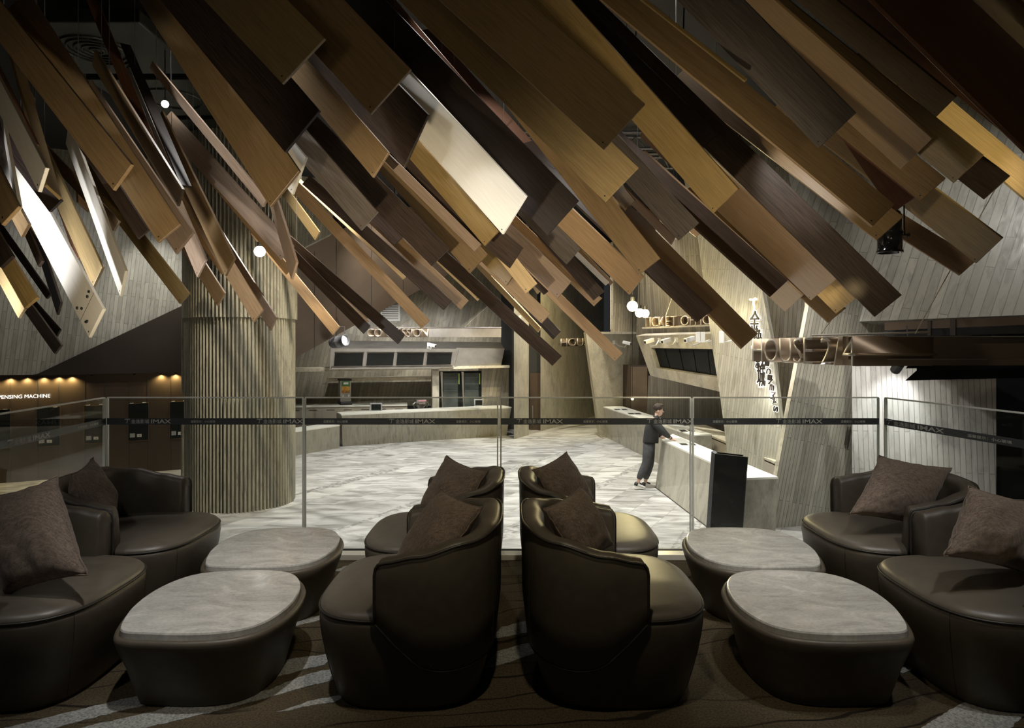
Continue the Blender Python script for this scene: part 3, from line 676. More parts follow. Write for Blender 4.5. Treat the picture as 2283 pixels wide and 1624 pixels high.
for lc, to, e, a, c in ACC:
    if e: spot(lc, to, e, a, .8, c, .06)
    lc = Vector(lc); d = (Vector(to) - lc).normalized(); M = d.to_track_quat('Z', 'Y').to_matrix().to_4x4(); M.translation = lc
    t = thing('track_spotlight', 'small black adjustable spotlight under the dark ceiling, aimed at the stone walls', 'spotlight', lc, 'ceiling spotlights aimed at the walls')
    bm = bmesh.new(); lathe(bm, [(.045, -.2), (.06, -.19), (.06, -.02), (.052, -.02)], M, 14); obj('lamp_can', bm, BLK, t)
    obj('stem', tubeb([lc - d * .1, Vector((lc.x, lc.y, CEIL if lc.z > 4 else lc.z + .35))], .01, 6), BLK, t)
# ================================================================ LOBBY FURNITURE
def prism(bot, top, m, name, parent):
    return obj(name, rings_mesh([[Vector(p) for p in bot], [Vector(p) for p in top]]), m, parent)
def facing_uv(o, ang=0):
    me = o.data; uv = me.uv_layers.new(name='UVMap')
    for p in me.polygons:
        n = p.normal; up = Vector((0, 0, 1)) if abs(n.z) < .9 else Vector((0, 1, 0)); h = up.cross(n).normalized(); v = n.cross(h)
        for li in p.loop_indices:
            q = me.vertices[me.loops[li].vertex_index].co; uv.data[li].uv = (q.dot(h), q.dot(v))
    return o
# --- concession counters
def counter(name, lab, fb, ft, depth, m, top_h, ov=.0):
    """fb: two floor points of the front, ft: the two top points; body goes back by depth"""
    a, b = [Vector(p) for p in fb]; c, d = [Vector(p) for p in ft]
    u = (b - a).normalized(); back = Vector((-u.y, u.x, 0))
    if back.y < 0 and abs(u.x) > abs(u.y): back = -back
    t = thing(name, lab, 'counter', (a + b) / 2)
    o = prism([a, b, b + back * depth, a + back * depth], [c, d, d + back * depth, c + back * depth], m, 'counter_body', t); facing_uv(o)
    k = Vector((0, 0, .035)); prism([c - back * ov - u * .01, d - back * ov + u * .01, d + back * depth, c + back * depth], [q + k for q in (c - back * ov - u * .01, d - back * ov + u * .01, d + back * depth, c + back * depth)], CREAM, 'worktop', t)
    g = Vector((0, 0, .003))
    obj('shadow_gap', rings_mesh([[a + back * .02, b + back * .02, b + back * .1, a + back * .1], [q + Vector((0, 0, .001)) for q in (a, b, b + back * .1, a + back * .1)]]), BLK, t)
    return t, u, back
a, b = onz(764, 996, LOB), onz(1129, 972, LOB)
up = Vector((0, 0, .905))
ct, cu, cbk = counter('concession_counter', 'long pale ribbed stone counter with white top under the menu screens', (a, b), (a + up + Vector((.0, -.10, 0)), b + up + Vector((.16, -.1, 0))), .75, STF, .03)
for k in range(1, 5):
    p = a.lerp(b, k / 5); q = (a + up + Vector((0, -.1, 0))).lerp(b + up + Vector((.16, -.1, 0)), k / 5); tb = bmesh.new(); tube(tb, [p - cbk * .003, q - cbk * .003], .004, 4); obj('panel_joint', tb, BRD, ct)
a2, b2 = onz(640, 1020, LOB), onz(757, 999, LOB)
counter('low_counter', 'low pale ribbed stone counter beside the fluted column', (a2, b2), (a2 + Vector((0, 0, .62)), b2 + Vector((0, 0, .62))), .6, STF, .03)
# back counter with drawers
def at_cn(px, py, fwd=0): return hit(px, py, (CN[0] + CN[1] * fwd, CN[1]))
hb = onz(640, 960, LOB)
zt = at_cn(908, 905, .7).z
p, q = at_cn(600, 920, .75), at_cn(908, 905, .75); p.z = q.z = LOB
bkc = thing('back_counter', 'back counter with pale wooden drawers along the stone wall, carrying the popcorn machine', 'counter', (p + q) / 2)
nb = -CN[1] * .72; zz = Vector((0, 0, zt - LOB))
prism([p, q, q + nb, p + nb], [p + zz, q + zz, q + nb + zz, p + nb + zz], DRW, 'counter_body', bkc)
e = Vector((0, 0, .05)); fw = CN[1] * .03
prism([p + zz + fw, q + zz + fw, q + nb + zz, p + nb + zz], [p + zz + e + fw, q + zz + e + fw, q + nb + zz + e, p + nb + zz + e], CREAM, 'worktop', bkc)
uu = (q - p).normalized(); L = (q - p).length
for k in range(8):
    for r in range(2):
        c = p + uu * (L * (k + .5) / 8) + Vector((0, 0, (zt - LOB) * (.72 - .4 * r))) + CN[1] * .008
        M = frame(c, uu, (0, 0, 1)); w2, h2 = L / 16 - .015, (zt - LOB) * .18
        dr = obj('drawer', boxb((-w2, -h2, -.012), (w2, h2, .012), .004, M), DRW, bkc)
        obj('drawer_gap', boxb((-w2 * .5, h2 - .012, -.01), (w2 * .5, h2 + .004, .02), 0, M), BLK, dr)
# menu screen box
PMB = plane3((736, 824, 21.0), (1105, 821, 22.3), (738, 774, 20.8))
def mb(px, py, f=0): return hit(px, py, (PMB[0] + PMB[1] * f, PMB[1]))
mbx = thing('menu_screen_box', 'steel framed box with four black menu screens over the concession counter', 'display', mb(920, 824))
prism_pts = [(735, 824), (1116, 821), (1125, 777), (738, 774)]
slab('box_housing', prism_pts, PMB, .7, STEEL, parent=mbx)
for k, (x0, x1) in enumerate(((743, 811), (815, 879), (882, 946), (946 + 3, 1008))):
    sk = 6
    q = [(x0, 818 - k * .9), (x1 - 2, 817.5 - k), (x1 + 1, 786.5), (x0 + 3, 786.5)]
    s = slab('screen_frame', q, (PMB[0] + PMB[1] * .05, PMB[1]), .06, RIM, parent=mbx)
    q2 = [(q[0][0] + 1.2, q[0][1] - 1.2), (q[1][0] - 1.2, q[1][1] - 1.2), (q[2][0] - 1.2, q[2][1] + 1.2), (q[3][0] + 1.2, q[3][1] + 1.2)]
    slab('screen', q2, (PMB[0] + PMB[1] * .056, PMB[1]), .02, SCR, parent=s)
slab('frame_rail', [(738, 823), (1012, 820), (1009, 818.5), (741, 820.5)], (PMB[0] + PMB[1] * .12, PMB[1]), .12, STEEL, parent=mbx)
slab('frame_rail', [(741, 784.5), (1016, 785), (1018, 778), (739, 777)], (PMB[0] + PMB[1] * .12, PMB[1]), .12, STEEL, parent=mbx)
slab('end_panel', [(1012, 821.5), (1114, 820.5), (1124, 778), (1024, 779)], (PMB[0] + PMB[1] * .03, PMB[1]), .03, STEEL, parent=mbx)
# grille on the wall
PG = (BW[0] + BW[1] * .06, BW[1])
gr = thing('wall_grille', 'white louvred air grille on the stone wall above the CONCESSION sign', 'vent', hit(870, 714, PG))
slab('grille_frame', [(848, 717), (892, 716), (892, 678), (874, 678), (848, 698)], PG, .03, WHT, parent=gr)
for k in range(9):
    y = 712 - k * 4.0; x0 = 852 if y > 695 else 852 + (695 - y) * 1.2
    slab('louvre', [(x0, y), (888, y - .4), (888, y - 2), (x0, y - 1.6)], (PG[0] + PG[1] * .02, PG[1]), .03, BRD, parent=gr)
# pale inlay strips on the back wall
for k, pts in enumerate(([(876, 745), (953, 664)], [(960, 742), (1040, 668)], [(1020, 744), (1100, 672)], [(840, 770 - 40), (860, 712)])):
    (x0, y0), (x1, y1) = pts
    M = None; pa, pb = hit(x0, y0, (BW[0] + BW[1] * .01, BW[1])), hit(x1, y1, (BW[0] + BW[1] * .01, BW[1]))
    tag(obj('trim_%d' % (20 + k), tubeb([pa, pb], .011, 6), STE), kind='structure')
# fridge
fr = thing('drinks_fridge', 'black double-door glass drinks fridge behind the right end of the concession counter', 'fridge', at_cn(1025, 905, 0))
fp = (CN[0] + CN[1] * .35, CN[1])
slab('fridge_body', [(979, 935), (1074, 935), (1074, 827), (979, 828)], fp, .6, BLKG, parent=fr)
fp2 = (fp[0] + CN[1] * .03, CN[1])
for x0, x1 in ((981, 1026), (1028, 1072)):
    d = slab('fridge_door', [(x0, 930), (x1, 930), (x1, 829), (x0, 829.5)], fp2, .03, BLKG, parent=fr)
    fp3 = (fp[0] + CN[1] * .035, CN[1])
    slab('door_glass', [(x0 + 8, 912), (x1 - 5, 912), (x1 - 5, 832), (x0 + 7, 832)], fp3, .01, plain('fridge_glass', (.07, .08, .075), .1, 0, .3, 3), parent=d)
    slab('door_handle', [(x0 + 5, 925), (x0 + 9, 925), (x0 + 6, 870), (x0 + 6, 830), (x0 + 1, 829), (x0 + 3, 870)], (fp[0] + CN[1] * .06, CN[1]), .03, STEEL, parent=d)
    for yy in (842, 857, 872, 887):
        slab('shelf_edge', [(x0 + 9, yy), (x1 - 6, yy - .2), (x1 - 6, yy - 1), (x0 + 9, yy - .8)], (fp[0] + CN[1] * .042, CN[1]), .006, GREYP, parent=d)
    slab('door_sticker', [(x1 - 4, 857), (x1 - 1.5, 857), (x1 - 1.5, 833), (x1 - 4, 833)], (fp[0] + CN[1] * .042, CN[1]), .006, plain('green_sticker', (.28, .40, .10), .5), parent=d)
# popcorn / snack machine
pmz = zt + .05
def M_at(px, py, d, right=(1, .17, 0)): return frame(P(px, py, d), right, (0, 0, 1))
c = at_cn(768, 905, .42); c.z = pmz
sm = thing('snack_machine', 'grey countertop drink machine with green and orange picture front on the back counter', 'machine', c)
M = frame(c, cu, (0, 0, 1))
obj('machine_base', boxb((-.18, 0, -.2), (.20, .10, .26), .02, M), BLK, sm)
obj('machine_body', boxb((-.17, .10, -.15), (.18, .78, .16), .015, M), STEEL, sm)
obj('machine_top', boxb((-.19, .78, -.17), (.19, .84, .2), .015, M), BLK, sm)
pic = obj('picture_panel', boxb((-.135, .38, .155), (.145, .76, .175), .004, M), plain('picture_green', (.035, .17, .045), .4), sm)
obj('orange_band', boxb((-.13, .46, .174), (.14, .60, .18), 0, M), plain('picture_orange', (.62, .30, .04), .4, 0, .5, 30), pic)
obj('brown_picture', boxb((-.13, .385, .174), (.0, .455, .18), 0, M), plain('picture_brown', (.45, .18, .03), .4, 0, .6, 40), pic)
obj('dark_picture', boxb((.01, .385, .174), (.14, .455, .18), 0, M), plain('picture_dark', (.30, .13, .03), .4, 0, .6, 40), pic)
obj('white_badge', boxb((-.07, .66, .174), (.09, .73, .18), .003, M), WHT, pic)
for s in (-.09, .09): obj('nozzle', boxb((s - .03, .26, .15), (s + .03, .33, .22), .005, M), WHT, sm)
# soda tower
c = at_cn(938, 912, .9); 
st = thing('soda_fountain', 'silver winged soda fountain tower behind the concession counter', 'drink dispenser', c)
M = frame(P(938, 915, 22.0), cu, (0, 0, 1))
bm = bmesh.new(); lathe(bm, [(.14, -.75), (.10, -.6), (.07, -.2), (.075, -.0), (.12, .1), (.2, .17), (.22, .26), (.16, .34)], frame(P(938, 915, 22.0), (1, 0, 0), (0, 1, 0)) @ Matrix.Diagonal((1, .6, 1, 1)), 24); obj('tower_body', bm, STEEL, st, True)
obj('tower_head', boxb((-.19, .2, -.1), (.19, .36, .14), .05, M), STEEL, st)
obj('tap_row', boxb((-.13, .29, .13), (.13, .34, .17), .01, M), plain('tap_pink', (.6, .3, .35), .4), st)
text('lettering', 'Coca-Cola', M @ Matrix.Translation((-.11, .21, .146)), .06, plain('pink_lettering', (.75, .55, .58), .5), st, fit=(.22, .05))
for s in (-1, 1):
    bm = bmesh.new(); tube(bm, [M @ Vector((s * .15, .30, 0)), M @ Vector((s * .25, .20, 0)), M @ Vector((s * .2, .08, 0))], [.03, .045, .02], 8); obj('side_wing', bm, STEEL, st)
obj('tower_cabinet', boxb((-.3, -1.5, -.25), (.3, -.72, .2), .01, M), DRW, st)
# point of sale terminals
def terminal(px, py, d, lab, w_=.30, h_=.26, rt=(1, .1, 0)):
    M = frame(P(px, py, d), rt, (0, 0, 1)); t = thing('cash_terminal', lab, 'terminal', P(px, py, d), 'touch-screen tills')
    obj('terminal_stand', boxb((-.1, -.13, -.22), (.1, -.12 + .02, .0), .01, M), GREYP, t)
    obj('terminal_neck', boxb((-.13, -.12, -.20), (-.05, .12, -.03), .01, M), GREYP, t)
    obj('terminal_body', boxb((-w_ / 2, -.11, -.05), (w_ / 2, h_ - .12, .0), .015, M), plain('till_grey', (.30, .30, .31), .4), t)
    obj('terminal_screen', boxb((-w_ / 2 + .045, -.065, 0), (w_ / 2 - .03, h_ - .16, .006), .003, M), SCR, t)
    obj('till_base', boxb((-.08, -.30, -.12), (.08, -.10, -.06), .005, M), GREYP, t)
cz = onz
terminal(838, 910, 20.3, 'grey touch-screen till on the concession counter, left of the soda tower', .36, .27)
terminal(1067, 899, 22.1, 'smaller dark touch-screen till on the right part of the concession counter', .30, .25)
# small white cctv cameras
def cctv(px, py, d, lab, flip=1, arm=.5):
    c = P(px, py, d); t = thing('security_camera', lab, 'camera', c, 'white security cameras')
    M = frame(c, (flip * 1, -.6, -.25), (0, 0, 1))
    obj('camera_body', boxb((-.12, -.045, -.045), (.14, .05, .045), .012, M), WHT, t)
    obj('camera_lens', boxb((.14, -.03, -.03), (.15, .03, .03), .005, M), BLK, t)
    obj('camera_arm', tubeb([c - Vector((0, 0, .04)), c + Vector((-flip * .05, .05, -.13)), c + Vector((flip * -arm, .3, -.09)), c + Vector((-flip * (arm + .1), .45, .02))], .013, 6), WHT, t)
    obj('camera_bracket', boxb((-.04, -.06, -.02), (.04, .06, .02), .005, frame(c + Vector((-flip * (arm + .12), .47, .02)), (1, 0, 0), (0, 0, 1))), WHT, t)
cctv(1448, 761, 16.0, 'first white security camera from the left above the display window', -1, .22)
cctv(1486, 760, 15.5, 'second white security camera from the left above the display window', -1, .22)
cctv(1538, 757, 14.6, 'white security camera closest to the lit leaning stone pier', -1, .3)
cctv(1397, 765, 20.9, 'white security camera hanging on a bent arm left of the TICKET OFFICE sign', 1, .2)
cctv(1140, 708, 20.5, 'white security camera pointing left at the top of the free stone pillar', -1, .15)
cctv(963, 770, 21.2, 'small white security camera on the menu-screen box under the CONCESSION sign', 1, .05)
for px, lab in ((1556, 'left one of the paired white wall boxes beside the security cameras'), (1567, 'right one of the paired white wall boxes beside the security cameras'), (1609, 'white junction box on the lit leaning stone pier')):
    d = 13.9 if px < 1600 else 12.4
    t = thing('junction_box', lab, 'box', P(px, 752, d), 'white boxes by the cameras')
    obj('box_body', boxb((-.045, -.11, -.03), (.045, .11, .03), .008, frame(P(px, 752, d), (1, -.3, 0), (0, 0, 1))), WHT, t)
    obj('box_conduit', tubeb([P(px, 760, d), P(px + 9, 763, d), P(px + 26, 758, d)], .012, 6), WHT, t)
# --- ticket counters
a, b = onz(1462, 1088, LOB), onz(1663, 1232, LOB)
def zpt(px, py, h=1.0): return onz(px, py, LOB + h)
tc = thing('ticket_counter', 'near ticket counter of pale stone with white top, the man leans on its far end', 'counter', a)
A0, A1 = Vector((2.95, 13.85, LOB)), Vector((3.20, 9.85, LOB))
T0, T1, T2, T3 = zpt(1475, 981), zpt(1663, 1066), zpt(1735, 1064), zpt(1500, 968)
B1 = Vector((T2.x - .05, 9.85, LOB)); B0 = Vector((T3.x, T3.y, LOB))
o = prism([A0, A1, B1, B0], [T0 - Vector((0, 0, .03)), T1 - Vector((0, 0, .03)), T2 - Vector((0, 0, .03)), T3 - Vector((0, 0, .03))], STP, 'counter_body', tc)
prism([q - Vector((0, 0, .03)) for q in (T0, T1, T2, T3)], [T0, T1, T2, T3], CREAM, 'worktop', tc)
o = prism([A0 + Vector((-.012, 0, 0)), A1 + Vector((-.012, -.0, 0)), A1 + Vector((.03, 0, 0)), A0 + Vector((.03, 0, 0))], [q + Vector((0, 0, .012)) for q in (A0 + Vector((-.012, 0, 0)), A1 + Vector((-.012, 0, 0)), A1 + Vector((.03, 0, 0)), A0 + Vector((.03, 0, 0)))], BRD, 'plinth_trim', tc)
def slot(parent, px, py, w_, d_, m=BLK, h=1.0, nm='cable_slot'):
    c = zpt(px, py, h); obj(nm, boxb((c.x - w_ / 2, c.y - d_ / 2, c.z + .001), (c.x + w_ / 2, c.y + d_ / 2, c.z + .006)), m, parent)
slot(tc, 1525, 991.5, .13, .22); slot(tc, 1545, 991.5, .08, .22)
GMAT = plain('grey_counter_mat', (.42, .42, .40), .4)
slot(tc, 1516, 983, .26, .7, GMAT, nm='counter_mat')
fc = thing('ticket_counter', 'far ticket counter running back to the stone pier, white top with inset mats', 'counter', onz(1354, 976, LOB))
C0, C1, C2, C3 = zpt(1345, 907), zpt(1545, 970), zpt(1587, 968), zpt(1388, 906)
D0 = onz(1354, 976.5, LOB); D1 = Vector((C1.x + .0, C1.y + .05, LOB)); D2 = Vector((C2.x - .0, C2.y + .05, LOB)); D3 = Vector((C3.x, C3.y, LOB))
mid = onz(1431, 1015, LOB)
dn = Vector((0, 0, .03))
prism([D0, D1, D2, D3], [C0 - dn, C1 - dn, C2 - dn, C3 - dn], STP, 'counter_body', fc)
prism([q - dn for q in (C0, C1, C2, C3)], [C0, C1, C2, C3], CREAM, 'worktop', fc)
for px, py in ((1376, 913.5), (1392, 913.5), (1407, 923), (1422, 923)): slot(fc, px, py, .16, .3)
slot(fc, 1523, 961, .14, .3); slot(fc, 1541, 961, .1, .3); slot(fc, 1515, 953, .4, .9, GMAT, nm='counter_mat')
wc = thing('wall_cabinet', 'long low back cabinet of pale wood drawers between ticket counters and lit pier', 'cabinet', P(1590, 1000, 14.5))
E0, E1 = Vector((4.45, 17.2, LOB)), Vector((4.62, 11.8, LOB))
zc = Vector((0, 0, .85)); bk2 = Vector((.5, 0, 0))
prism([E0, E1, E1 + bk2, E0 + bk2], [q + zc for q in (E0, E1, E1 + bk2, E0 + bk2)], DRW, 'cabinet_body', wc)
prism([q + zc for q in (E0 - bk2 * .04, E1 - bk2 * .04, E1 + bk2, E0 + bk2)], [q + zc + Vector((0, 0, .04)) for q in (E0 - bk2 * .04, E1 - bk2 * .04, E1 + bk2, E0 + bk2)], STE, 'worktop', wc)
for k in range(5):
    for r in range(3):
        c = E0.lerp(E1, (k + .5) / 5) + Vector((-.006, 0, .16 + r * .27)); M = frame(c, E0 - E1, (0, 0, 1)); w2 = (E1 - E0).length / 10 - .015
        d = obj('drawer', boxb((-w2, -.12, -.012), (w2, .12, .012), .003, M), DRW, wc)
        obj('drawer_gap', boxb((-w2, .118, -.008), (w2, .128, .014), 0, M), BLK, d)
# black standing board in front of the ticket counter
bd = thing('standing_board', 'tall black double-sided display board standing in front of the ticket counter', 'display board', onz(1610, 1215, LOB))
PB1 = plane3((1572, 1225, 9.6), (1648, 1225, 9.35), (1590, 1010, 9.55))
slab('board_front', [(1580, 1232), (1652, 1232), (1667, 1020), (1594, 1012)], (PB1[0] + PB1[1] * .05, PB1[1]), .03, BLKG, parent=bd)
slab('board_back', [(1571, 1228), (1640, 1228), (1656, 1015), (1586, 1007)], (PB1[0] - PB1[1] * .12, PB1[1]), .03, BLKG, parent=bd)
slab('board_side', [(1571, 1229), (1580, 1233), (1594, 1012), (1586, 1007)], (PB1[0] + PB1[1] * .03, PB1[1]), .13, GREYP, parent=bd)
# --- ticket machines in the bronze wall
PK = (pl_k[0] + pl_k[1] * .03, pl_k[1])
GOLD = plain('gold_trim', (.35, .22, .09), .35, .8)
names = ['leftmost ticket machine screen in the bronze wall, cut by the photo edge', 'second ticket machine screen from the left in the bronze wall', 'third ticket machine screen from the left, behind the glass corner', 'fourth ticket machine screen from the left in the bronze wall', 'ticket machine screen nearest the fluted column']
for k, (x0, x1, yt0, yt1, yb0, yb1) in enumerate(((-32, 23, 916, 912, 1003, 1000), (81, 134, 911, 906, 997.5, 994), (187, 236, 905, 903, 990.5, 988.5), (285, 331.5, 901, 898, 984.5, 982), (378, 421, 897, 895, 979.5, 977))):
    t = thing('ticket_machine', names[k], 'ticket machine', hit((x0 + x1) / 2, yb0, PK), 'ticket machines in the bronze wall')
    f_ = slab('machine_frame', [(x0, yb0), (x1, yb1), (x1, yt1), (x0, yt0)], PK, .05, GOLD, parent=t)
    P2_ = (PK[0] + PK[1] * .004, PK[1]); P3_ = (PK[0] + PK[1] * .008, PK[1])
    g = .7; slab('machine_screen', [(x0 + g, yb0 - g), (x1 - g, yb1 - g), (x1 - g, yt1 + g), (x0 + g, yt0 + g)], P2_, .02, SCR, parent=t)
    wd = x1 - x0; y = yb0 - 9
    slab('card_reader', [(x0 + wd * .1, y + 1), (x0 + wd * .34, y), (x0 + wd * .34, y - 9), (x0 + wd * .1, y - 8.5)], P3_, .01, plain('reader_grey', (.30, .30, .28), .5), parent=t)
    s = slab('ticket_slot', [(x0 + wd * .44, y - .5), (x0 + wd * .66, y - 1), (x0 + wd * .66, y - 7.5), (x0 + wd * .44, y - 7)], P3_, .01, plain('slot_ivory', (.55, .53, .46), .5), parent=t)
    slab('slot_opening', [(x0 + wd * .54, y - 3.2), (x0 + wd * .58, y - 3.3), (x0 + wd * .58, y - 4.8), (x0 + wd * .54, y - 4.7)], (PK[0] + PK[1] * .012, PK[1]), .006, BLK, parent=s)
    for q in (.1, .7): slab('top_light', [(x0 + wd * q, yt0 - .4 - 2.6 * q), (x0 + wd * (q + .18), yt0 - .7 - 2.8 * q), (x0 + wd * (q + .18), yt0 - 1.8 - 2.8 * q), (x0 + wd * q, yt0 - 1.5 - 2.6 * q)], P3_, .02, WHT, parent=t)
# vertical panel joints of the bronze wall, as thin dark strips
for k, x in enumerate((22, 85, 131, 190, 233, 288, 329, 381, 417)):
    a, b = hit(x, 1075 - x * .075, PK), hit(x, 836, PK)
    tag(obj('trim_%d' % (30 + k), tubeb([a - pl_k[1] * .03, b - pl_k[1] * .03], .006, 4), BLK), kind='structure')
# cove light: a row of small lamps under the bronze edge grazing the panels
for k, x in enumerate((-20, 22, 60, 97, 131, 160, 205, 300, 360, 392)):
    c = hit(x, 843.5 - x * .024, (pl_k[0] + pl_k[1] * .07, pl_k[1])); t = thing('cove_lamp', 'small warm lamp in the slot above the ticket machines', 'lamp', c, 'slot lamps above the ticket machines')
    obj('lamp_body', boxb((c.x - .02, c.y - .02, c.z), (c.x + .02, c.y + .02, c.z + .03)), BLK, t)
    if x not in (205, 300): spot(c - Vector((0, 0, .015)), c + Vector((pl_k[1].x * -.12, pl_k[1].y * -.12, -.5)), 22, 140, .9, (1, .78, .36), .015)
# sign TICKET DISPENSING MACHINE
M0 = hit(-75, 892, PK); M1 = hit(112, 884, PK); uk = (M1 - M0).normalized(); H = (hit(112, 876, PK) - hit(112, 884, PK)).length
sg = thing('wall_sign', 'small glowing white letters on the bronze wall above the ticket machines', 'sign', M0)
M = frame(M0 + pl_k[1] * .02, Vector((uk.x, uk.y, 0)), (0, 0, 1))
text('lettering', 'TICKET DISPENSING MACHINE', M, .1, emit('sign_white', (1, 1, .97), 1.3), sg, .01, fit=((M1 - M0).length, H * .95), offset=-.0015)
# --- projecting signs
def zof(py, d): return HC - (py - HOR) / F * d
hs = thing('house_sign', 'large bronze channel-letter sign reading HOUSE 2/4 hanging at the right', 'sign', P(1790, 810, 9.2))
A = P(1677, 806, 10.5); B = P(1907, 817, 7.9)
channel_letters(hs, 'HOUSE 2/4', A, B, (806 - 756) / F * 10.5, (817 - 750) / F * 8.0, Vector((1.0, .10, 0)), 1, -.012)
A4 = P(1899, 815, 8.0); hh = (815 - 750) / F * 7.95
obj('sign_beam', boxb((A4.x, A4.y, A4.z), (A4.x + 4.5, A4.y + .22, A4.z + hh * .22)), BRS, hs)
obj('sign_beam', boxb((A4.x, A4.y + .08, A4.z + hh * .22), (A4.x + 4.5, A4.y + .22, A4.z + hh)), BRS, hs)
obj('beam_edge', boxb((A4.x, A4.y - .015, A4.z + hh * .2), (A4.x + 1.6, A4.y + .08, A4.z + hh * .225)), RIM, hs)
obj('beam_edge', boxb((A4.x, A4.y - .015, A4.z + hh * .985), (A4.x + 4.5, A4.y + .22, A4.z + hh * 1.01)), RIM, hs)
for (x0, y0, x1, y1, d) in ((2040, 745, 2139, 566, 7.9), (1831, 745, 1870, 690, 8.6)):
    a, b = P(x0, y0, d), P(x1, y1, d - .2); e = b + (b - a) * .9; obj('sign_cable', tubeb([a, e], .006, 6), STE, hs)
obj('sign_top_rail', tubeb([P(1810, 748, 9.0), P(2075, 741, 8.05)], .015, 6), RIM, hs)
# second (hooked) channel letter piece below the beam
hk = thing('hooked_sign_letter', 'curved dark bronze letter piece projecting under the HOUSE 2/4 beam', 'sign', P(2040, 840, 8.6))
prof = [P(2018, 849, 8.6), P(2044, 826, 8.6), P(2043, 818, 8.6), P(2036, 814, 8.6), P(2024, 816, 8.6), P(2019, 822, 8.6)]
bm = bmesh.new(); ext = Vector((3.2, 1.1, .0)); a = [bm.verts.new(p) for p in prof]; b = [bm.verts.new(p + ext) for p in prof]
for i in range(len(a) - 1): bm.faces.new((a[i], a[i + 1], b[i + 1], b[i]))
bmesh.ops.solidify(bm, geom=bm.faces[:], thickness=.02); obj('letter_profile', bm, BLKG, hk)
# TICKET OFFICE
ts = thing('ticket_office_sign', 'bronze channel-letter sign reading TICKET OFFICE above the slanted display window', 'sign', P(1500, 728, 15.2))
A = P(1433, 730, 16.2); B = P(1596, 723, 14.4)
channel_letters(ts, 'TICKET OFFICE', A, B, 22 / F * 16.2, 22 / F * 14.4, Vector((.22, .3, 0)), 1, -.012)
obj('sign_rail', tubeb([P(1433, 732, 16.25), P(1596, 725, 14.45)], .025, 6), RIM, ts)
obj('sign_cable', tubeb([P(1484, 706, 15.6), P(1506, 642, 15.6)], .008, 6), STE, ts)
# CONCESSION
cs_ = thing('concession_sign', 'bronze channel-letter sign reading CONCESSION with a long shiny bar on its right', 'sign', P(890, 752, 20))
channel_letters(cs_, 'CONCESSION', P(818, 752, 20.0), P(954, 752, 20.0), 19 / F * 20, 19 / F * 20, Vector((.28, .30, 0)), 1, -.012)
c = P(956, 752, 20.0); obj('sign_bar', boxb((c.x, c.y, c.z), (c.x + 2.15, c.y + .15, c.z + 19.5 / F * 20)), STEEL, cs_)
obj('sign_rail', tubeb([P(815, 731, 20.2), P(1118, 731, 20.2)], .02, 6), BRD, cs_)
# HOUSE (far)
hf = thing('far_house_sign', 'small bronze sign reading HOUSE on the greenish stone wall, partly behind the pier', 'sign', P(1280, 773, 22.3))
channel_letters(hf, 'HOUSE', P(1250, 773, 22.0), P(1322, 771, 23.6), 18 / F * 22, 17 / F * 23.6, Vector((.18, .35, 0)), 1, -.012)
# cinema name standing off the lit pier
nm = thing('cinema_name_sign', 'vertical backlit cinema name in bronze characters on the lit leaning stone pier', 'sign', hit(1690, 800, PS2))
PN = (PS2[0] + PS2[1] * .07, PS2[1]); PNb = (PS2[0] + PS2[1] * .035, PS2[1])
HALO = emit('halo_white', (1, .98, .92), 1.5)
def onpier(name, body, x, y, w_, h_, rot=0):
    for pl_, m_, g, nmn in ((PNb, HALO, 1.12, 'halo_backing'), (PN, BRD, 1.0, name)):
        o = hit(x, y, pl_); ex = hit(x + 1, y, pl_) - o; ey = hit(x + .1, y - 1, pl_) - o; s = ex.length
        ex.normalize(); ey = Vector((ey.x, ey.y, ey.z)).normalized()
        if rot: M = frame(o, -ey, ex)
        else: M = frame(o, ex, ey)
        me_o = text(nmn, body, M @ Matrix.Translation((-(g - 1) * w_ * s * .5, -(g - 1) * h_ * s * .5, 0)), .1, m_, nm, .012, fit=(w_ * s * g, h_ * s * g), offset=.003 if g > 1 else 0)
onpier('character', '金', 1671, 741, 20, 32); onpier('character', '逸', 1677, 776, 20, 30)
onpier('character', '影', 1684, 822, 18, 34); onpier('character', '城', 1688, 862, 18, 34)
def vtext():
    pts = 'JINYI CINEMAS'; y = 768; x = 1700
    onpier('lettering', 'JINYI CINEMAS', 1702, 755, 158, 9, 1)
def letters_down():
    t = 'JINYICINEMAS'; ys = [752, 762, 775, 789, 803, 821, 835, 844, 858, 873, 889, 905]
    for ch, y in zip(t, ys): onpier('letter', ch, 1697 + (y - 752) * .185, y, 12 if ch == 'M' else 9, 9, 1)
letters_down()
# logo above the name: a torch-like T with a long curling stem
bm = bmesh.new()
for pts in ([(1672, 668), (1679, 669), (1684, 666), (1687, 668)], [(1681, 668), (1680, 677), (1682, 686), (1680, 699)]):
    tube(bm, [hit(x, y, PN) for x, y in pts], .022, 6)
obj('logo_mark', bm, emit('logo_gold', (1, .85, .5), 1.6), nm)
point(hit(1705, 880, (PS2[0] + PS2[1] * .25, PS2[1])), 10, NEUT, .1)
# small dark sign on the big leaning slab
ms = thing('small_wall_sign', 'small dark lettering and thin lines on the big leaning stone slab', 'sign', hit(1905, 920, PS1))
PM = (PS1[0] + PS1[1] * .02, PS1[1])
for x, y, w_, h_ in ((1903, 897, 18, 9), (1913, 908, 6, 9), (1898, 919, 18, 2), (1899, 922, 17, 9), (1910, 933, 5, 8)):
    slab('sign_plate', [(x, y + h_), (x + w_, y + h_), (x + w_ + 1, y), (x + 1, y)], PM, .01, BRD, parent=ms)
for x in (1883, 1888): obj('sign_line', tubeb([hit(x, 993, PM), hit(x + 8, 952, PM)], .008, 5), BRD, ms)

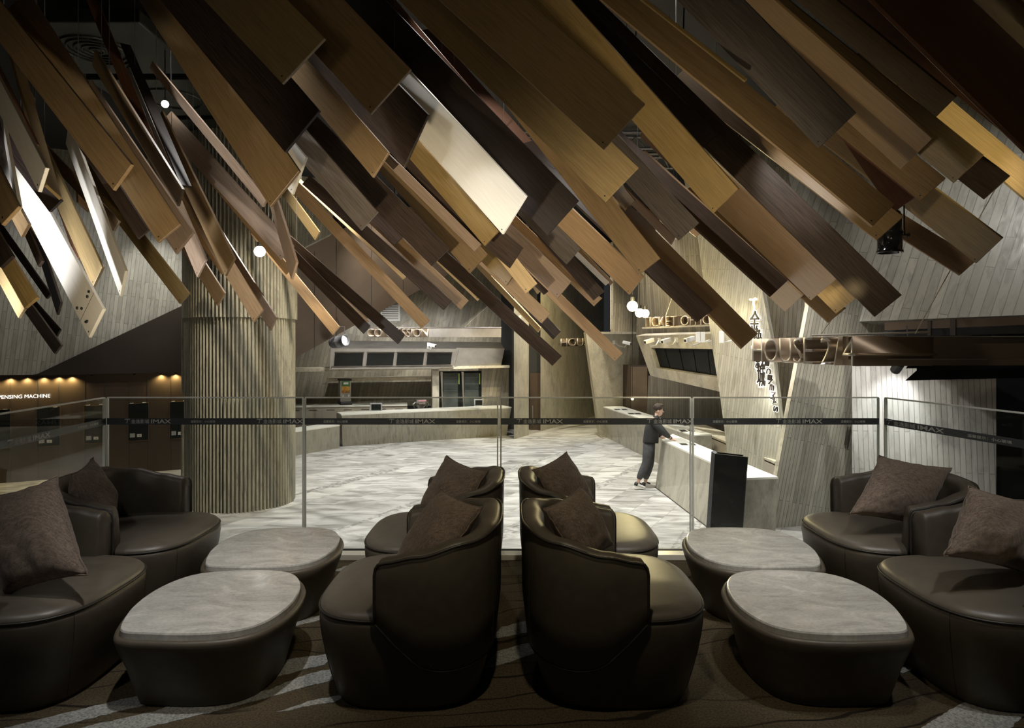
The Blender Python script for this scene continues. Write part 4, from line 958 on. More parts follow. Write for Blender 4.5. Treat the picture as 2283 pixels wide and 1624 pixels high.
# ================================================================ THE LOUNGE
def panel(nm_lab, a, b, z0, z1, texts):
    """frameless glass pane between two plan points, with the dark warning film and its lettering"""
    a, b = Vector((*a, 0)), Vector((*b, 0)); u = (b - a).normalized(); L = (b - a).length; t = thing('glass_panel', nm_lab, 'glass panel', (a + b) / 2, 'glass balustrade panels')
    M = frame(a, u, (0, 0, 1)); T = .019
    obj('pane', boxb((0, z0, -T / 2), (L, z1, T / 2), 0, M), GLASS, t)
    obj('polished_edge', boxb((0, z1 - .0005, -T / 2), (L, z1 + .008, T / 2), 0, M), GEDGE, t)
    for x in (0, L): obj('polished_edge', boxb((x - .005, z0, -T / 2), (x + .005, z1, T / 2), 0, M), GEDGE, t)
    obj('base_gasket', boxb((0, z0 - .03, -.012), (L, z0 + .012, .012), 0, M), BLK, t)
    zb0, zb1 = .911, .957
    fl = obj('warning_film', boxb((0, zb0, T / 2 + .0002), (L, zb1, T / 2 + .001), 0, M), BAND, t)
    for kind, x, w_ in texts:
        if x is None: continue
        if kind == 'logo':
            Mx = M @ Matrix.Translation((x, zb0 + .008, T / 2 + .0015))
            bmk = bmesh.new(); k = w_ / .32
            for pp in ([(0, .028), (.012, .031), (.03, .029), (.036, .031)], [(.018, .030), (.018, .016), (.014, .002)]):
                tube(bmk, [Mx @ Vector((p[0] * k, p[1], 0)) for p in pp], .0022, 4)
            obj('logo_mark', bmk, BTXT, fl)
            text('lettering', '金逸影城', Mx @ Matrix.Translation((.045 * k, 0, 0)), .1, BTXT, fl, .0003, fit=(.125 * k, .030))
            text('lettering', 'IMAX', Mx @ Matrix.Translation((.183 * k, .001, 0)), .1, BTXT, fl, .0003, fit=(.137 * k, .028), offset=.0014)
        else:
            text('lettering', '温馨提示：小心玻璃', M @ Matrix.Translation((x, zb0 + .013, T / 2 + .0015)), .1, BTXT, fl, .0003, fit=(w_, .018))
YG = 4.74
def gx(px): return (px - CX) / F * YG
posts = [(240, 676), (680.5, 1109.5), (1116.5, 1539.5), (1545, 1958)]
labs = ['glass balustrade panel in front of the fluted column, leftmost of the four facing the camera', 'glass balustrade panel in front of the concession counter',
        'glass balustrade panel in front of the man in black', 'glass balustrade panel in front of the leaning stone slabs, right of the man']
logos = [280, 574, 868, 1152, 1442, 1729]; warns = [427, 722, 1017, 1300, 1588, 1873]
for (x0, x1), lb in zip(posts, labs):
    tx = [('logo', gx(x) - gx(x0), .325) for x in logos if x0 < x and x + 60 < x1] + [('warn', gx(x) - gx(x0), .17) for x in warns if x0 < x and x + 50 < x1]
    panel(lb, (gx(x0), YG), (gx(x1), YG), .02, 1.097, tx)
panel('glass balustrade panel running back along the left side behind the armchairs', (-2.60, 2.2), (gx(236), YG - .02), .02, 1.097, [('logo', 1.16 + .30, .40), ('warn', 2.17, .26)])
panel('glass balustrade panel running back along the right side behind the armchairs', (gx(1971), YG - .02), (2.98, 2.2), .02, 1.097, [('logo', .02, .52), ('warn', .72, .30)])
# --- armchairs
def sq(th, a=.378, b=.405, n=3.2):
    c, s = math.cos(th), math.sin(th)
    return 1 / ((abs(c) / a) ** n + (abs(s) / b) ** n) ** (1 / n)
def interp(tab, x):
    if x <= tab[0][0]: return tab[0][1]
    for (a, u), (b, v) in zip(tab, tab[1:]):
        if x <= b:
            t = (x - a) / (b - a); t = t * t * (3 - 2 * t); return u + (v - u) * t
    return tab[-1][1]
def cinterp(tab, x):
    for i in range(1, len(tab) - 2):
        if x <= tab[i + 1][0] or i == len(tab) - 3:
            p0, p1, p2, p3 = tab[i - 1][1], tab[i][1], tab[i + 1][1], tab[i + 2][1]; t = (x - tab[i][0]) / (tab[i + 1][0] - tab[i][0])
            return .5 * ((2 * p1) + (-p0 + p2) * t + (2 * p0 - 5 * p1 + 4 * p2 - p3) * t * t + (-p0 + 3 * p1 - 3 * p2 + p3) * t ** 3)
BASEP = [(0, .79), (.02, .82), (.08, .865), (.16, .92), (.25, .97), (.32, .995), (.36, 1.0), (.385, .992)]
def sfac(z): return interp(BASEP, z)
ZB = [(-40, .2), (0, .205), (40, .195), (64, .182), (78, .21), (90, .29), (102, .385), (115, .46)]
ZT = [(0, .735), (30, .728), (55, .698), (80, .655), (97, .634), (100, .628), (101.4, .612), (102, .585)]
def make_chair():
    t = thing('armchair', 'x', 'armchair')
    NS = 96
    def ring(z, s, n=3.2): return [Vector((sq(k * math.tau / NS, n=n) * s * math.cos(k * math.tau / NS), sq(k * math.tau / NS, n=n) * s * math.sin(k * math.tau / NS), z)) for k in range(NS)]
    rs = [ring(z, s) for z, s in BASEP]
    obj('seat_base', rings_mesh(rs), LEAT, t, True)
    cr = [(.385, .990), (.395, .985), (.408, .962), (.418, .92), (.426, .82), (.431, .6), (.434, .3)]
    obj('seat_cushion', rings_mesh([ring(z, s) for z, s in cr]), LEA, t, True)
    obj('seat_piping', tubeb(ring(.387, .996), .0045, 6, True), PIPE, t, True)
    for sd in (-1, 1):
        bm = bmesh.new(); th = math.radians(38 * sd); tube(bm, [Vector((sq(th) * sfac(z) * 1.001 * math.cos(th), sq(th) * sfac(z) * 1.001 * math.sin(th), z)) for z in (.385, .34, .28, .2, .12, .05, .01)], .0022, 5)
        obj('seat_seam', bm, PIPE, t)
    # tub back
    def pt(phi, o, z):
        th = math.radians(180 + phi); lean = 1.012 + .035 * max(0, z - .4) * (1 if abs(phi) < 60 else .6)
        r = sq(th) * (sfac(min(z, .36)) * lean) + .012 - o
        return Vector((r * math.cos(th), r * math.sin(th), z))
    bm = bmesh.new(); rows = []; rim = []; low = []
    phis = [-102, -101.7, -101.4, -100.8, -100] + [-99 + k * 198 / 80 for k in range(81)] + [100, 100.8, 101.4, 101.7, 102]
    for ph in phis:
        a = abs(ph); zb, ztp = cinterp(ZB, a), interp(ZT, a); th = .082 + .02 * (1 - min(1, a / 60))
        sec = [(0.014, zb - .006), (.0, zb + .008), (0, zb + (ztp - zb) * .35), (0, zb + (ztp - zb) * .7), (0, ztp - .028), (.006, ztp - .010), (.020, ztp), (th * .5, ztp + .004), (th - .014, ztp - .004), (th, ztp - .026), (th + .006, ztp - .09), (th + .02, .47), (th + .02, .40)]
        rows.append([bm.verts.new(pt(ph, o, z)) for o, z in sec]); rim.append(pt(ph, -.001, ztp - .010)); low.append(pt(ph, .004, zb - .001))
    for A, B in zip(rows, rows[1:]):
        for k in range(len(A) - 1): bm.faces.new((A[k], A[k + 1], B[k + 1], B[k]))
    bm.faces.new(rows[0]); bm.faces.new(rows[-1][::-1])
    obj('tub_back', bm, LEAT, t, True)
    obj('rim_piping', tubeb([low[0]] + [pt(-102, -.001, z) for z in (.42, .46)] + rim + [pt(102, -.001, z) for z in (.46, .42)] + [low[-1]], .006, 6), PIPE, t, True)
    obj('lower_seam_piping', tubeb(low, .006, 6), PIPE, t, True)
    for sd in (-1, 1): obj('back_seam', tubeb([pt(sd * 34, -.0005, z) for z in (.27, .35, .45, .55, .65, .70)], .0016, 4), PIPE, t)
    return t
def copy_thing(t, loc, rz, label, group):
    r = t.copy(); COL.objects.link(r); r.location = loc; r.rotation_euler = (0, 0, rz); r['label'] = label; r['group'] = group
    for ch in t.children:
        c = ch.copy(); COL.objects.link(c); c.parent = r
        for g in ch.children:
            d = g.copy(); COL.objects.link(d); d.parent = c
    return r
AC = make_chair()
spots_ = [(-.445, 3.03, 180, 'dark leather tub armchair in the middle front, facing left, its back to the right'), (-.445, 3.90, 180, 'dark leather tub armchair in the middle, facing left, behind the front one by the glass'),
          (.44, 3.03, 0, 'dark leather tub armchair in the middle front, facing right'), (.44, 3.90, 0, 'dark leather tub armchair in the middle, facing right, behind the front one by the glass'),
          (-2.12, 3.0, 0, 'dark leather tub armchair at the left front, cut off by the photo edge'), (-2.14, 3.88, 0, 'dark leather tub armchair at the left, near the glass corner'),
          (2.12, 3.0, 180, 'dark leather tub armchair at the right front, cut off by the photo edge'), (2.13, 3.88, 180, 'dark leather tub armchair at the right, near the glass corner')]
for i, (x, y, rz, lb) in enumerate(spots_):
    if i == 0: AC.location = (x, y, 0); AC.rotation_euler = (0, 0, math.radians(rz)); AC['label'] = lb; AC['group'] = 'lounge armchairs'
    else: copy_thing(AC, (x, y, 0), math.radians(rz), lb, 'lounge armchairs')
# --- scatter cushions: three corners (pixel, distance) give place, size and tilt
def cushion(lab, a, b, c, t_=.085, seed=1):
    A, B, C = P(*a), P(*b), P(*c); u = (B - A) / 2; v = (A - C) / 2; cen = (B + C) / 2; n = u.cross(v).normalized()
    if n.y > 0: n = -n
    K = 28; bm = bmesh.new(); rnd = Vector((seed * 3.7, seed * 1.3, 0))
    def P_(i, j, s):
        x, y = -1 + 2 * i / K, -1 + 2 * j / K
        pin = 1 - .085 * (1 - abs(y) ** 2.5) * abs(x) ** 3; piny = 1 - .085 * (1 - abs(x) ** 2.5) * abs(y) ** 3
        h = (max(0, 1 - x * x) ** .55) * (max(0, 1 - y * y) ** .55)
        wv = mnoise.noise(Vector((x * 1.6, y * 1.6, s * 3)) + rnd) * .22 + mnoise.noise(Vector((x * 4, y * 4, s * 5)) + rnd) * .07
        edge = max(abs(x), abs(y)) ** 6 * mnoise.noise(Vector((x * 5, y * 5, 9)) + rnd) * .012
        return cen + u * x * pin + v * y * piny + n * (s * t_ * h * (1 + wv * 1.2) + edge)
    def grid(s):
        return [[bm.verts.new(P_(i, j, s)) for j in range(K + 1)] for i in range(K + 1)]
    g1, g2 = grid(1), grid(-1)
    for i in range(K):
        for j in range(K):
            bm.faces.new((g1[i][j], g1[i + 1][j], g1[i + 1][j + 1], g1[i][j + 1])); bm.faces.new((g2[i][j + 1], g2[i + 1][j + 1], g2[i + 1][j], g2[i][j]))
    bmesh.ops.remove_doubles(bm, verts=bm.verts[:], dist=.0004)
    t = thing('throw_pillow', lab, 'cushion', cen, 'brown scatter cushions')
    cv = obj('pillow_cover', bm, LINEN, t, True)
    idx = [(i, 0) for i in range(K)] + [(K, j) for j in range(K)] + [(K - i, K) for i in range(K)] + [(0, K - j) for j in range(K)]
    def E(i, j):
        x, y = -1 + 2 * i / K, -1 + 2 * j / K
        pin = 1 - .085 * (1 - abs(y) ** 2.5) * abs(x) ** 3; piny = 1 - .085 * (1 - abs(x) ** 2.5) * abs(y) ** 3
        return cen + u * x * pin + v * y * piny + n * (max(abs(x), abs(y)) ** 6 * mnoise.noise(Vector((x * 5, y * 5, 9)) + rnd) * .012)
    obj('edge_seam', tubeb([E(i, j) for i, j in idx], .0035, 5, True), LINEN, t, True)
cushion('brown linen cushion on the middle front armchair facing left', (985, 1090, 3.12), (1076, 1132, 2.86), (872, 1262, 2.96), .085, 1)
cushion('brown linen cushion on the middle armchair facing left, nearer the glass', (996, 1016, 4.0), (1086, 1052, 3.72), (918, 1165, 3.85), .085, 2)
cushion('brown velvet cushion on the middle front armchair facing right', (1212, 1135, 2.85), (1296, 1085, 3.08), (1290, 1275, 2.80), .085, 3)
cushion('brown velvet cushion on the middle armchair facing right, nearer the glass', (1188, 1048, 3.7), (1262, 1008, 3.96), (1255, 1165, 3.68), .085, 4)
cushion('dark brown velvet cushion on the left front armchair, cut off by the photo edge', (-45, 1110, 3.0), (127, 1062, 2.95), (10, 1330, 2.80), .09, 5)
cushion('dark brown velvet cushion with a folded corner on the left armchair near the glass corner', (158, 1058, 3.55), (208, 1020, 3.85), (205, 1225, 3.5), .10, 6)
cushion('brown linen cushion standing on a corner on the right armchair near the glass corner', (1960, 1016, 3.8), (2123, 1044, 3.85), (1892, 1148, 3.62), .085, 7)
cushion('brown linen cushion on the right front armchair, cut off by the photo edge', (2160, 1084, 2.92), (2330, 1125, 3.0), (2104, 1240, 2.8), .085, 8)
# --- coffee tables
ol = [(273, 1399), (282, 1376), (305, 1348), (345, 1318), (395, 1294), (445, 1280), (505, 1274), (565, 1272), (620, 1274), (652, 1282), (666, 1298), (663, 1318), (648, 1342), (620, 1366), (580, 1388), (530, 1402), (470, 1409), (400, 1411), (335, 1409), (290, 1407)]
pts = [onz(x, y, .33).xy for x, y in ol]
def catmull(p, k=5):
    out = []; n = len(p)
    for i in range(n):
        p0, p1, p2, p3 = p[i - 1], p[i], p[(i + 1) % n], p[(i + 2) % n]
        for j in range(k):
            t = j / k; out.append(.5 * ((2 * p1) + (-p0 + p2) * t + (2 * p0 - 5 * p1 + 4 * p2 - p3) * t * t + (-p0 + 3 * p1 - 3 * p2 + p3) * t ** 3))
    return out
for _ in range(0): pts = [(pts[i - 1] + pts[i] * 2 + pts[(i + 1) % len(pts)]) / 4 for i in range(len(pts))]
OUT = catmull(pts, 5); cen = sum(OUT, Vector((0, 0))) / len(OUT); OUT = [(p - cen) * 1.03 for p in OUT]
def offs(s, o=0):
    res = []
    n = len(OUT)
    for i, p in enumerate(OUT):
        tn = (OUT[(i + 1) % n] - OUT[i - 1]).normalized(); nn = Vector((tn.y, -tn.x))
        if nn.dot(p) < 0: nn = -nn
        res.append(p * s + nn * o)
    return res
TTOP = marble('table_marble', (.56, .55, .52), rough=.16, scale=1.3, stretch=(1.2, 2.2, 1), lo=.72, hi=1.2)
def make_table():
    t = thing('coffee_table', 'x', 'table')
    pr = [(.0, .80, 0), (.012, .82, 0), (.06, .86, 0), (.16, .94, 0), (.25, 1.0, .012), (.285, 1.0, .022), (.298, 1.0, .018), (.303, 1.0, .008), (.300, 1.0, -.002), (.292, 1, -.006)]
    obj('table_drum', rings_mesh([[Vector((p.x, p.y, z)) for p in offs(s, o)] for z, s, o in pr]), LEAT, t, True)
    pr = [(.292, 1, -.008), (.296, 1, -.003), (.322, 1, -.003), (.329, 1, -.006), (.330, 1, -.010)]
    obj('stone_top', rings_mesh([[Vector((p.x, p.y, z)) for p in offs(s, o)] for z, s, o in pr]), TTOP, t)
    b = bmesh.new(); i0 = len(OUT) // 2 + 22
    ps = [Vector((offs(s, o + .0005)[i0 % len(OUT)].x, offs(s, o + .0005)[i0 % len(OUT)].y, z)) for z, s, o in pr[:0]]
    b.free(); return t
TB = make_table(); TB.location = (cen.x, cen.y, 0)
TB['label'] = 'low stone-topped coffee table with a leather drum, left front'; TB['group'] = 'stone-topped coffee tables'
copy_thing(TB, (cen.x - .02, cen.y + .80, 0), 0, 'low stone-topped coffee table at the left, behind the front one near the glass', 'stone-topped coffee tables')
def mirrored(t, loc, lab):
    r = copy_thing(t, loc, 0, lab, 'stone-topped coffee tables')
    return r
# right-hand pair: the mirrored shape
OUT = [Vector((-p.x, p.y)) for p in OUT][::-1]
TB2 = make_table(); TB2.location = (-cen.x + .015, cen.y, 0); TB2['label'] = 'low stone-topped coffee table with a leather drum, right front'; TB2['group'] = 'stone-topped coffee tables'
copy_thing(TB2, (-cen.x + .03, cen.y + .80, 0), 0, 'low stone-topped coffee table at the right, behind the front one near the glass', 'stone-topped coffee tables')
# lounge spots and cans, added above the seats to light tables and cushions
for x, y, e, a, tx, ty, c in ((-1.0, 2.2, 46, 36, -1.35, 3.2, NEUT), (1.3, 2.4, 22, 36, 1.35, 3.3, NEUT), (.1, 1.6, 22, 70, .2, 3.2, WARM), (-2.4, 1.6, 10, 70, -2.1, 3.6, NEUT), (2.2, 2.0, 26, 60, 2.1, 3.6, NEUT), (-.9, 3.0, 14, 34, -1.3, 4.1, NEUT), (.9, 3.0, 20, 40, 1.3, 4.1, NEUT)):
    spot((x, y, 3.5), (tx, ty, .3), e * 3.5, a, .8, c, .05)
    t = thing('added_lounge_spotlight', 'small black spotlight added above the lounge seats to light them', 'spotlight', (x, y, 3.55), 'added spotlights above the lounge')
    bm = bmesh.new(); lathe(bm, [(.04, 0), (.045, .01), (.045, .14)], Matrix.Translation((x, y, 3.53)), 12); obj('lamp_can', bm, BLK, t)
    obj('stem', tubeb([(x, y, 3.66), (x, y, CEIL)], .008, 5), BLK, t)

# spots without fittings, added to brighten the concession niche and the signs
for x in (-5.2, -3.4, -1.6): spot((x, 20.6, 2.6), (x - .2, 23.2, .2), 170, 110, .8, NEUT, .08)
spot((-2.0, 16.5, 3.6), P(1000, 745, 20), 500, 26, .6, NEUT)
spot((-3.6, 15.5, 3.4), P(900, 800, 21), 420, 40, .6, NEUT)
spot((2.2, 5.0, 3.6), P(1790, 785, 9.2), 60, 40, .6, NEUT)
spot((5.2, 5.2, 3.8), P(2150, 780, 8.2), 30, 60, .6, WARM)
# ================================================================ HANGING CEILING PLANKS
# each: material, nominal distance, end corner 1, end corner 2, a point up the long edge (edge 1 or 2), what sets it apart
# coordinates are read off enlarged crops of the photograph and turned into planks of real width and thickness
CR = {'A': (0, 0, .30783), 'B': (0, 400, .30783), 'C': (600, 0, .30783), 'D': (600, 400, .30783), 'E': (1200, 0, .30783), 'F': (1200, 400, .30783), 'G': (1700, 0, .25865), 'H': (1700, 400, .25865), 'p': (0, 0, 1)}
def cv(s):
    k, x, y = s; ox, oy, m_ = CR[k]; return (ox + x * m_, oy + y * m_)
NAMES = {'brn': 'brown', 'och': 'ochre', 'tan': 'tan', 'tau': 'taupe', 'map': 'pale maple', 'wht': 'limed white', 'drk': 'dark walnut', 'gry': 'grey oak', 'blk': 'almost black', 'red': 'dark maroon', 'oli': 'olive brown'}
PL = [
 # upper middle
 ('oli', 4.0, ('C', 402, 275), ('C', 93, 605), 1, ('C', 135, 0), 'wide one with its square end at the top, first left of the top centre'),
 ('brn', 4.2, ('C', 1025, 500), ('C', 733, 825), 1, ('C', 545, 0), 'wide one with a screw in its tip, right beside the first wide one at the top'),
 ('blk', 4.4, ('C', 363, 800), ('C', 113, 1103), 2, ('A', 1160, 0), 'wide one crossing above the fluted column, its tip left of the top centre'),
 ('brn', 4.65, ('C', 217, 1237), ('C', 5, 1500), 2, ('A', 1005, 0), 'long wide one ending over the right half of the fluted column'),
 ('tau', 5.05, ('A', 1930, 1440), ('A', 1900, 1500), 2, ('A', 1370, 850), 'narrow face half hidden behind the wide one above the column'),
 ('brn', 5.0, ('C', 865, 1105), ('C', 750, 1287), 1, ('C', 275, 425), 'one with a light streak along its right edge, under the first two wide ones'),
 ('drk', 4.8, ('C', 1150, 830), ('C', 975, 1217), 1, ('C', 935, 610), 'short twisted one between the two wide brown ones and the white one'),
 ('drk', 5.3, ('C', 935, 1185), ('C', 895, 1225), 2, ('C', 735, 1060), 'small tip peeping out under the twisted dark one'),
 ('gry', 5.2, ('C', 787, 1535), ('D', 665, 370), 1, ('C', 260, 935), 'grained one with its end right of the fluted column'),
 ('drk', 5.45, ('D', 1305, 500), ('D', 1175, 628), 1, ('C', 345, 840), 'long one ending in the middle above the CONCESSION bar'),
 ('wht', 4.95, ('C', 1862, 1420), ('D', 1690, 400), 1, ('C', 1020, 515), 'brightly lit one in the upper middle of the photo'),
 ('och', 5.25, ('D', 1660, 378), ('D', 1560, 485), 1, ('C', 1285, 1245), 'one under the left edge of the brightly lit white one'),
 ('blk', 5.1, ('C', 2240, 1455), ('D', 2015, 408), 1, ('C', 850, 10), 'very long one right of the brightly lit white one'),
 ('red', 5.4, ('C', 1700, 915), ('C', 1600, 1000), 1, ('C', 935, 20), 'thin sliver with a bright edge beside the very long black one'),
 ('red', 5.7, ('C', 1935, 1055), ('C', 1810, 1100), 1, ('C', 1110, 130), 'narrow wedge in the gap right of the very long black one'),
 ('oli', 4.6, ('E', 727, 1213), ('E', 485, 1463), 2, ('C', 935, 0), 'long broad one with a screw in its tip, centre right'),
 ('brn', 4.2, ('E', 773, 750), ('E', 472, 1083), 2, ('C', 1230, 0), 'largest one at the top centre right, square end pointing down right'),
 ('och', 4.8, ('E', 1450, 1370), ('E', 1265, 1548), 1, ('E', 235, 0), 'golden-lit long one right of the top centre'),
 ('blk', 5.1, ('E', 1298, 965), ('E', 1195, 1070), 1, ('E', 830, 510), 'short-looking one behind the golden-lit long one'),
 ('drk', 4.95, ('H', 1202, 998), ('H', 967, 1187), 1, ('E', 440, 0), 'longest one, its tip hanging right above the HOUSE 2/4 sign'),
 ('tan', 5.2, ('H', 643, 858), ('H', 415, 1045), 1, ('H', 0, 255), 'one with its tip between two golden squares'),
 ('drk', 5.5, ('H', 220, 870), ('H', 75, 1005), 2, ('F', 1180, 385), 'one ending at the upper left corner of a small tan square tip'),
 ('gry', 5.15, ('F', 1165, 315), ('F', 1015, 445), 1, ('E', 730, 1140), 'one ending above the lit leaning stone pier'),
 ('map', 5.7, ('H', 797, 1030), ('H', 632, 1160), 1, ('H', 632, 868), 'bright golden square tip, the nearest to the HOUSE 2/4 sign'),
 ('tan', 5.8, ('H', 357, 995), ('H', 203, 1130), 1, ('H', 220, 870), 'tan square tip beside the cinema name'),
 ('brn', 6.0, ('H', 720, 1110), ('H', 565, 1235), 2, ('H', 330, 1020), 'tip hanging lowest above the left part of the HOUSE 2/4 sign'),
 ('tan', 5.9, ('F', 1180, 380), ('F', 1145, 420), 2, ('F', 1095, 380), 'tiny corner under the grey grained one by the lit pier'),
 ('brn', 5.6, ('F', 1590, 1120), ('F', 1478, 1222), 1, ('F', 740, 260), 'very long one ending at the letter H of HOUSE 2/4'),
 ('drk', 5.3, ('F', 1265, 943), ('F', 1158, 1030), 1, ('F', 890, 585), 'one ending right in front of the TICKET OFFICE letters'),
 ('brn', 5.05, ('F', 885, 572), ('F', 728, 693), 2, ('F', 185, 0), 'one pointing at the three glowing lamps from above'),
 ('tan', 5.5, ('F', 762, 708), ('F', 658, 838), 1, ('F', 248, 215), 'one whose end glows yellow above the brightest lamp'),
 ('brn', 5.6, ('F', 700, 155), ('F', 630, 230), 2, ('F', 540, 120), 'short end under the broad olive one'),
 ('tau', 6.2, ('F', 990, 420), ('F', 960, 475), 1, ('F', 760, 190), 'one seen through the gap by the steel truss'),
 ('gry', 5.7, ('F', 305, 500), ('F', 203, 617), 2, ('D', 1790, 240), 'glossy one with a silvery sheen, middle of the photo'),
 ('drk', 6.1, ('F', 480, 810), ('F', 400, 877), 1, ('F', 260, 560), 'one between the silvery one and the small tan tip'),
 ('tan', 6.5, ('F', 460, 862), ('F', 403, 920), 2, ('F', 300, 820), 'small tip under a dark end, above the far HOUSE sign'),
 ('wht', 6.4, ('F', 515, 745), ('F', 490, 765), 1, ('F', 300, 535), 'narrow strip beside a small lit lamp, middle of the photo'),
 ('brn', 6.6, ('F', 545, 745), ('F', 520, 770), 1, ('F', 310, 505), 'narrow strip right of the white strip'),
 ('tau', 5.75, ('D', 2190, 740), ('D', 2090, 862), 1, ('D', 1745, 318), 'one with a bright thin upper edge, middle of the photo'),
 ('tan', 6.6, ('F', 612, 1262), ('F', 555, 1318), 1, ('F', 155, 820), 'long one ending beside the bent-arm security camera'),
 ('drk', 6.1, ('D', 2120, 1280), ('D', 2052, 1350), 1, ('D', 1580, 790), 'long low one ending in front of the free stone pillar'),
 ('tan', 5.95, ('D', 2038, 973), ('D', 1972, 1045), 1, ('D', 1770, 720), 'one crossing above the free stone pillar'),
 ('drk', 6.4, ('D', 2112, 1102), ('D', 2055, 1160), 2, ('D', 1795, 880), 'one ending left of the far HOUSE sign'),
 ('map', 6.8, ('D', 1965, 1075), ('D', 1945, 1110), 1, ('D', 1790, 890), 'narrow yellow-lit strip at the top of the free pillar'),
 ('map', 5.6, ('D', 1940, 755), ('D', 1858, 828), 2, ('D', 1760, 705), 'small square end, middle of the photo'),
 ('map', 6.3, ('D', 1960, 805), ('D', 1940, 832), 1, ('D', 1930, 760), 'tiny tip right of the small square end'),
 ('drk', 5.4, ('D', 1835, 500), ('D', 1740, 645), 1, ('D', 1700, 385), 'one just below the tip of the bright white one'),
 ('drk', 6.0, ('D', 2022, 808), ('D', 1990, 832), 1, ('D', 1870, 660), 'thin one behind the small pale square end'),
 ('och', 5.8, ('D', 1798, 655), ('D', 1718, 770), 2, ('D', 1540, 600), 'one below the dark square under the bright white tip'),
 ('brn', 5.6, ('D', 1580, 545), ('D', 1450, 682), 2, ('D', 850, 0), 'one running parallel under the ochre one, ending mid photo'),
 ('tau', 5.45, ('D', 1535, 470), ('D', 1485, 522), 2, ('D', 960, 0), 'narrow one left of the ochre one'),
 ('map', 6.2, ('D', 1582, 803), ('D', 1508, 880), 1, ('D', 1290, 530), 'light one with a clean end above the CONCESSION bar'),
 ('tan', 6.25, ('D', 1442, 878), ('D', 1385, 943), 1, ('D', 965, 430), 'long one with small holes, left of the light maple one'),
 ('drk', 6.0, ('D', 1322, 880), ('D', 1263, 947), 1, ('D', 700, 330), 'long one with white specks, above the CONCESSION sign'),
 ('drk', 5.8, ('D', 970, 415), ('D', 905, 478), 2, ('D', 735, 300), 'short end under the grained grey one'),
 ('map', 6.6, ('D', 990, 705), ('D', 968, 724), 1, ('D', 230, 0), 'thin bright strip running far down right of the column'),
 ('tan', 6.15, ('D', 1165, 1022), ('D', 1102, 1080), 2, ('D', 180, 100), 'long one ending just above the letters SS of CONCESSION'),
 ('drk', 6.4, ('D', 982, 1130), ('D', 932, 1195), 1, ('D', 260, 500), 'lowest one, hiding the middle of the CONCESSION letters'),
 ('drk', 6.35, ('D', 732, 1062), ('D', 682, 1120), 2, ('D', 210, 640), 'one ending left of the CONCESSION letters'),
 ('tan', 6.9, ('D', 508, 1068), ('D', 458, 1128), 1, ('D', 205, 700), 'one ending nearest the fluted column on its right, low down'),
 ('tan', 6.7, ('D', 725, 1025), ('D', 702, 1048), 1, ('D', 540, 860), 'thin strip between two low dark ones'),
 ('oli', 7.0, ('D', 365, 380), ('D', 332, 442), 1, ('D', 195, 150), 'small one in front of the pale stone right of the column top'),
 ('tan', 6.8, ('D', 265, 580), ('D', 215, 640), 1, ('D', 200, 510), 'small tip right at the right edge of the fluted column'),
 # in front of and left of the column
 ('tau', 5.2, ('B', 2145, 600), ('B', 2108, 728), 2, ('B', 1955, 200), 'twisted one hanging over the right edge of the fluted column'),
 ('wht', 4.95, ('A', 2215, 1140), ('A', 2115, 1410), 1, ('A', 2130, 1040), 'small pale one beside the top of the fluted column'),
 ('tau', 6.0, ('B', 2130, 480), ('B', 2030, 580), 2, ('A', 1500, 1290), 'long one passing just above the glaring lamp'),
 ('tan', 6.3, ('B', 2110, 650), ('B', 2070, 690), 2, ('B', 1540, 50), 'narrow one right under the glaring lamp plank'),
 ('brn', 5.1, ('B', 1695, 570), ('B', 1628, 700), 1, ('A', 1300, 1060), 'shiny steep one in front of the left half of the column'),
 ('tau', 5.4, ('B', 1490, 580), ('B', 1425, 710), 1, ('B', 1300, 140), 'shiny steep one at the left edge of the column'),
 ('tan', 6.0, ('B', 1628, 825), ('B', 1572, 918), 2, ('B', 1435, 700), 'short one on the left edge of the column'),
 ('tan', 5.8, ('B', 1902, 945), ('B', 1835, 1035), 1, ('B', 1700, 620), 'one hanging low over the middle of the column'),
 ('tau', 6.1, ('B', 2000, 1000), ('B', 1955, 1097), 1, ('B', 1620, 400), 'lowest one in front of the fluted column'),
 ('tan', 6.1, ('B', 1630, 640), ('B', 1600, 690), 1, ('B', 1440, 355), 'narrow one between the two shiny steep ones'),
 ('och', 5.8, ('B', 1372, 825), ('B', 1300, 903), 2, ('B', 855, 320), 'long one ending left of the column over the bronze triangle'),
 ('drk', 4.9, ('B', 1075, 365), ('B', 997, 432), 1, ('B', 870, 50), 'one in front of the left stone wall, between two brown ends'),
 ('brn', 5.3, ('B', 865, 300), ('B', 820, 375), 1, ('B', 740, 170), 'small end at the top of the left stone wall'),
 ('brn', 4.6, ('B', 1305, 325), ('B', 1143, 458), 1, ('A', 935, 1060), 'broad one ending above the left edge of the column'),
 ('tau', 5.0, ('B', 1400, 380), ('B', 1272, 540), 2, ('B', 1195, 420), 'one with a triangular shadow at the left edge of the column'),
 ('brn', 4.3, ('A', 953, 1190), ('A', 818, 1378), 1, ('A', 560, 700), 'largest one at the upper left, its right edge shining'),
 ('brn', 4.8, ('A', 1318, 1370), ('A', 1283, 1495), 1, ('A', 900, 700), 'steep narrow one with a rounded thick edge, upper left'),
 ('red', 5.6, ('A', 1160, 1100), ('A', 1085, 1130), 1, ('A', 905, 480), 'thin one under the dark ceiling panels'),
 ('blk', 5.3, ('A', 1390, 1350), ('A', 1310, 1340), 1, ('A', 1060, 590), 'steep one beside the small white lamp'),
 ('wht', 5.9, ('A', 1310, 1370), ('A', 1290, 1390), 1, ('A', 1200, 1110), 'thin bright sliver between steep brown ones'),
 ('wht', 4.75, ('B', 905, 665), ('B', 868, 848), 1, ('B', 690, 90), 'steep brightly lit one, right one of the pair at the left'),
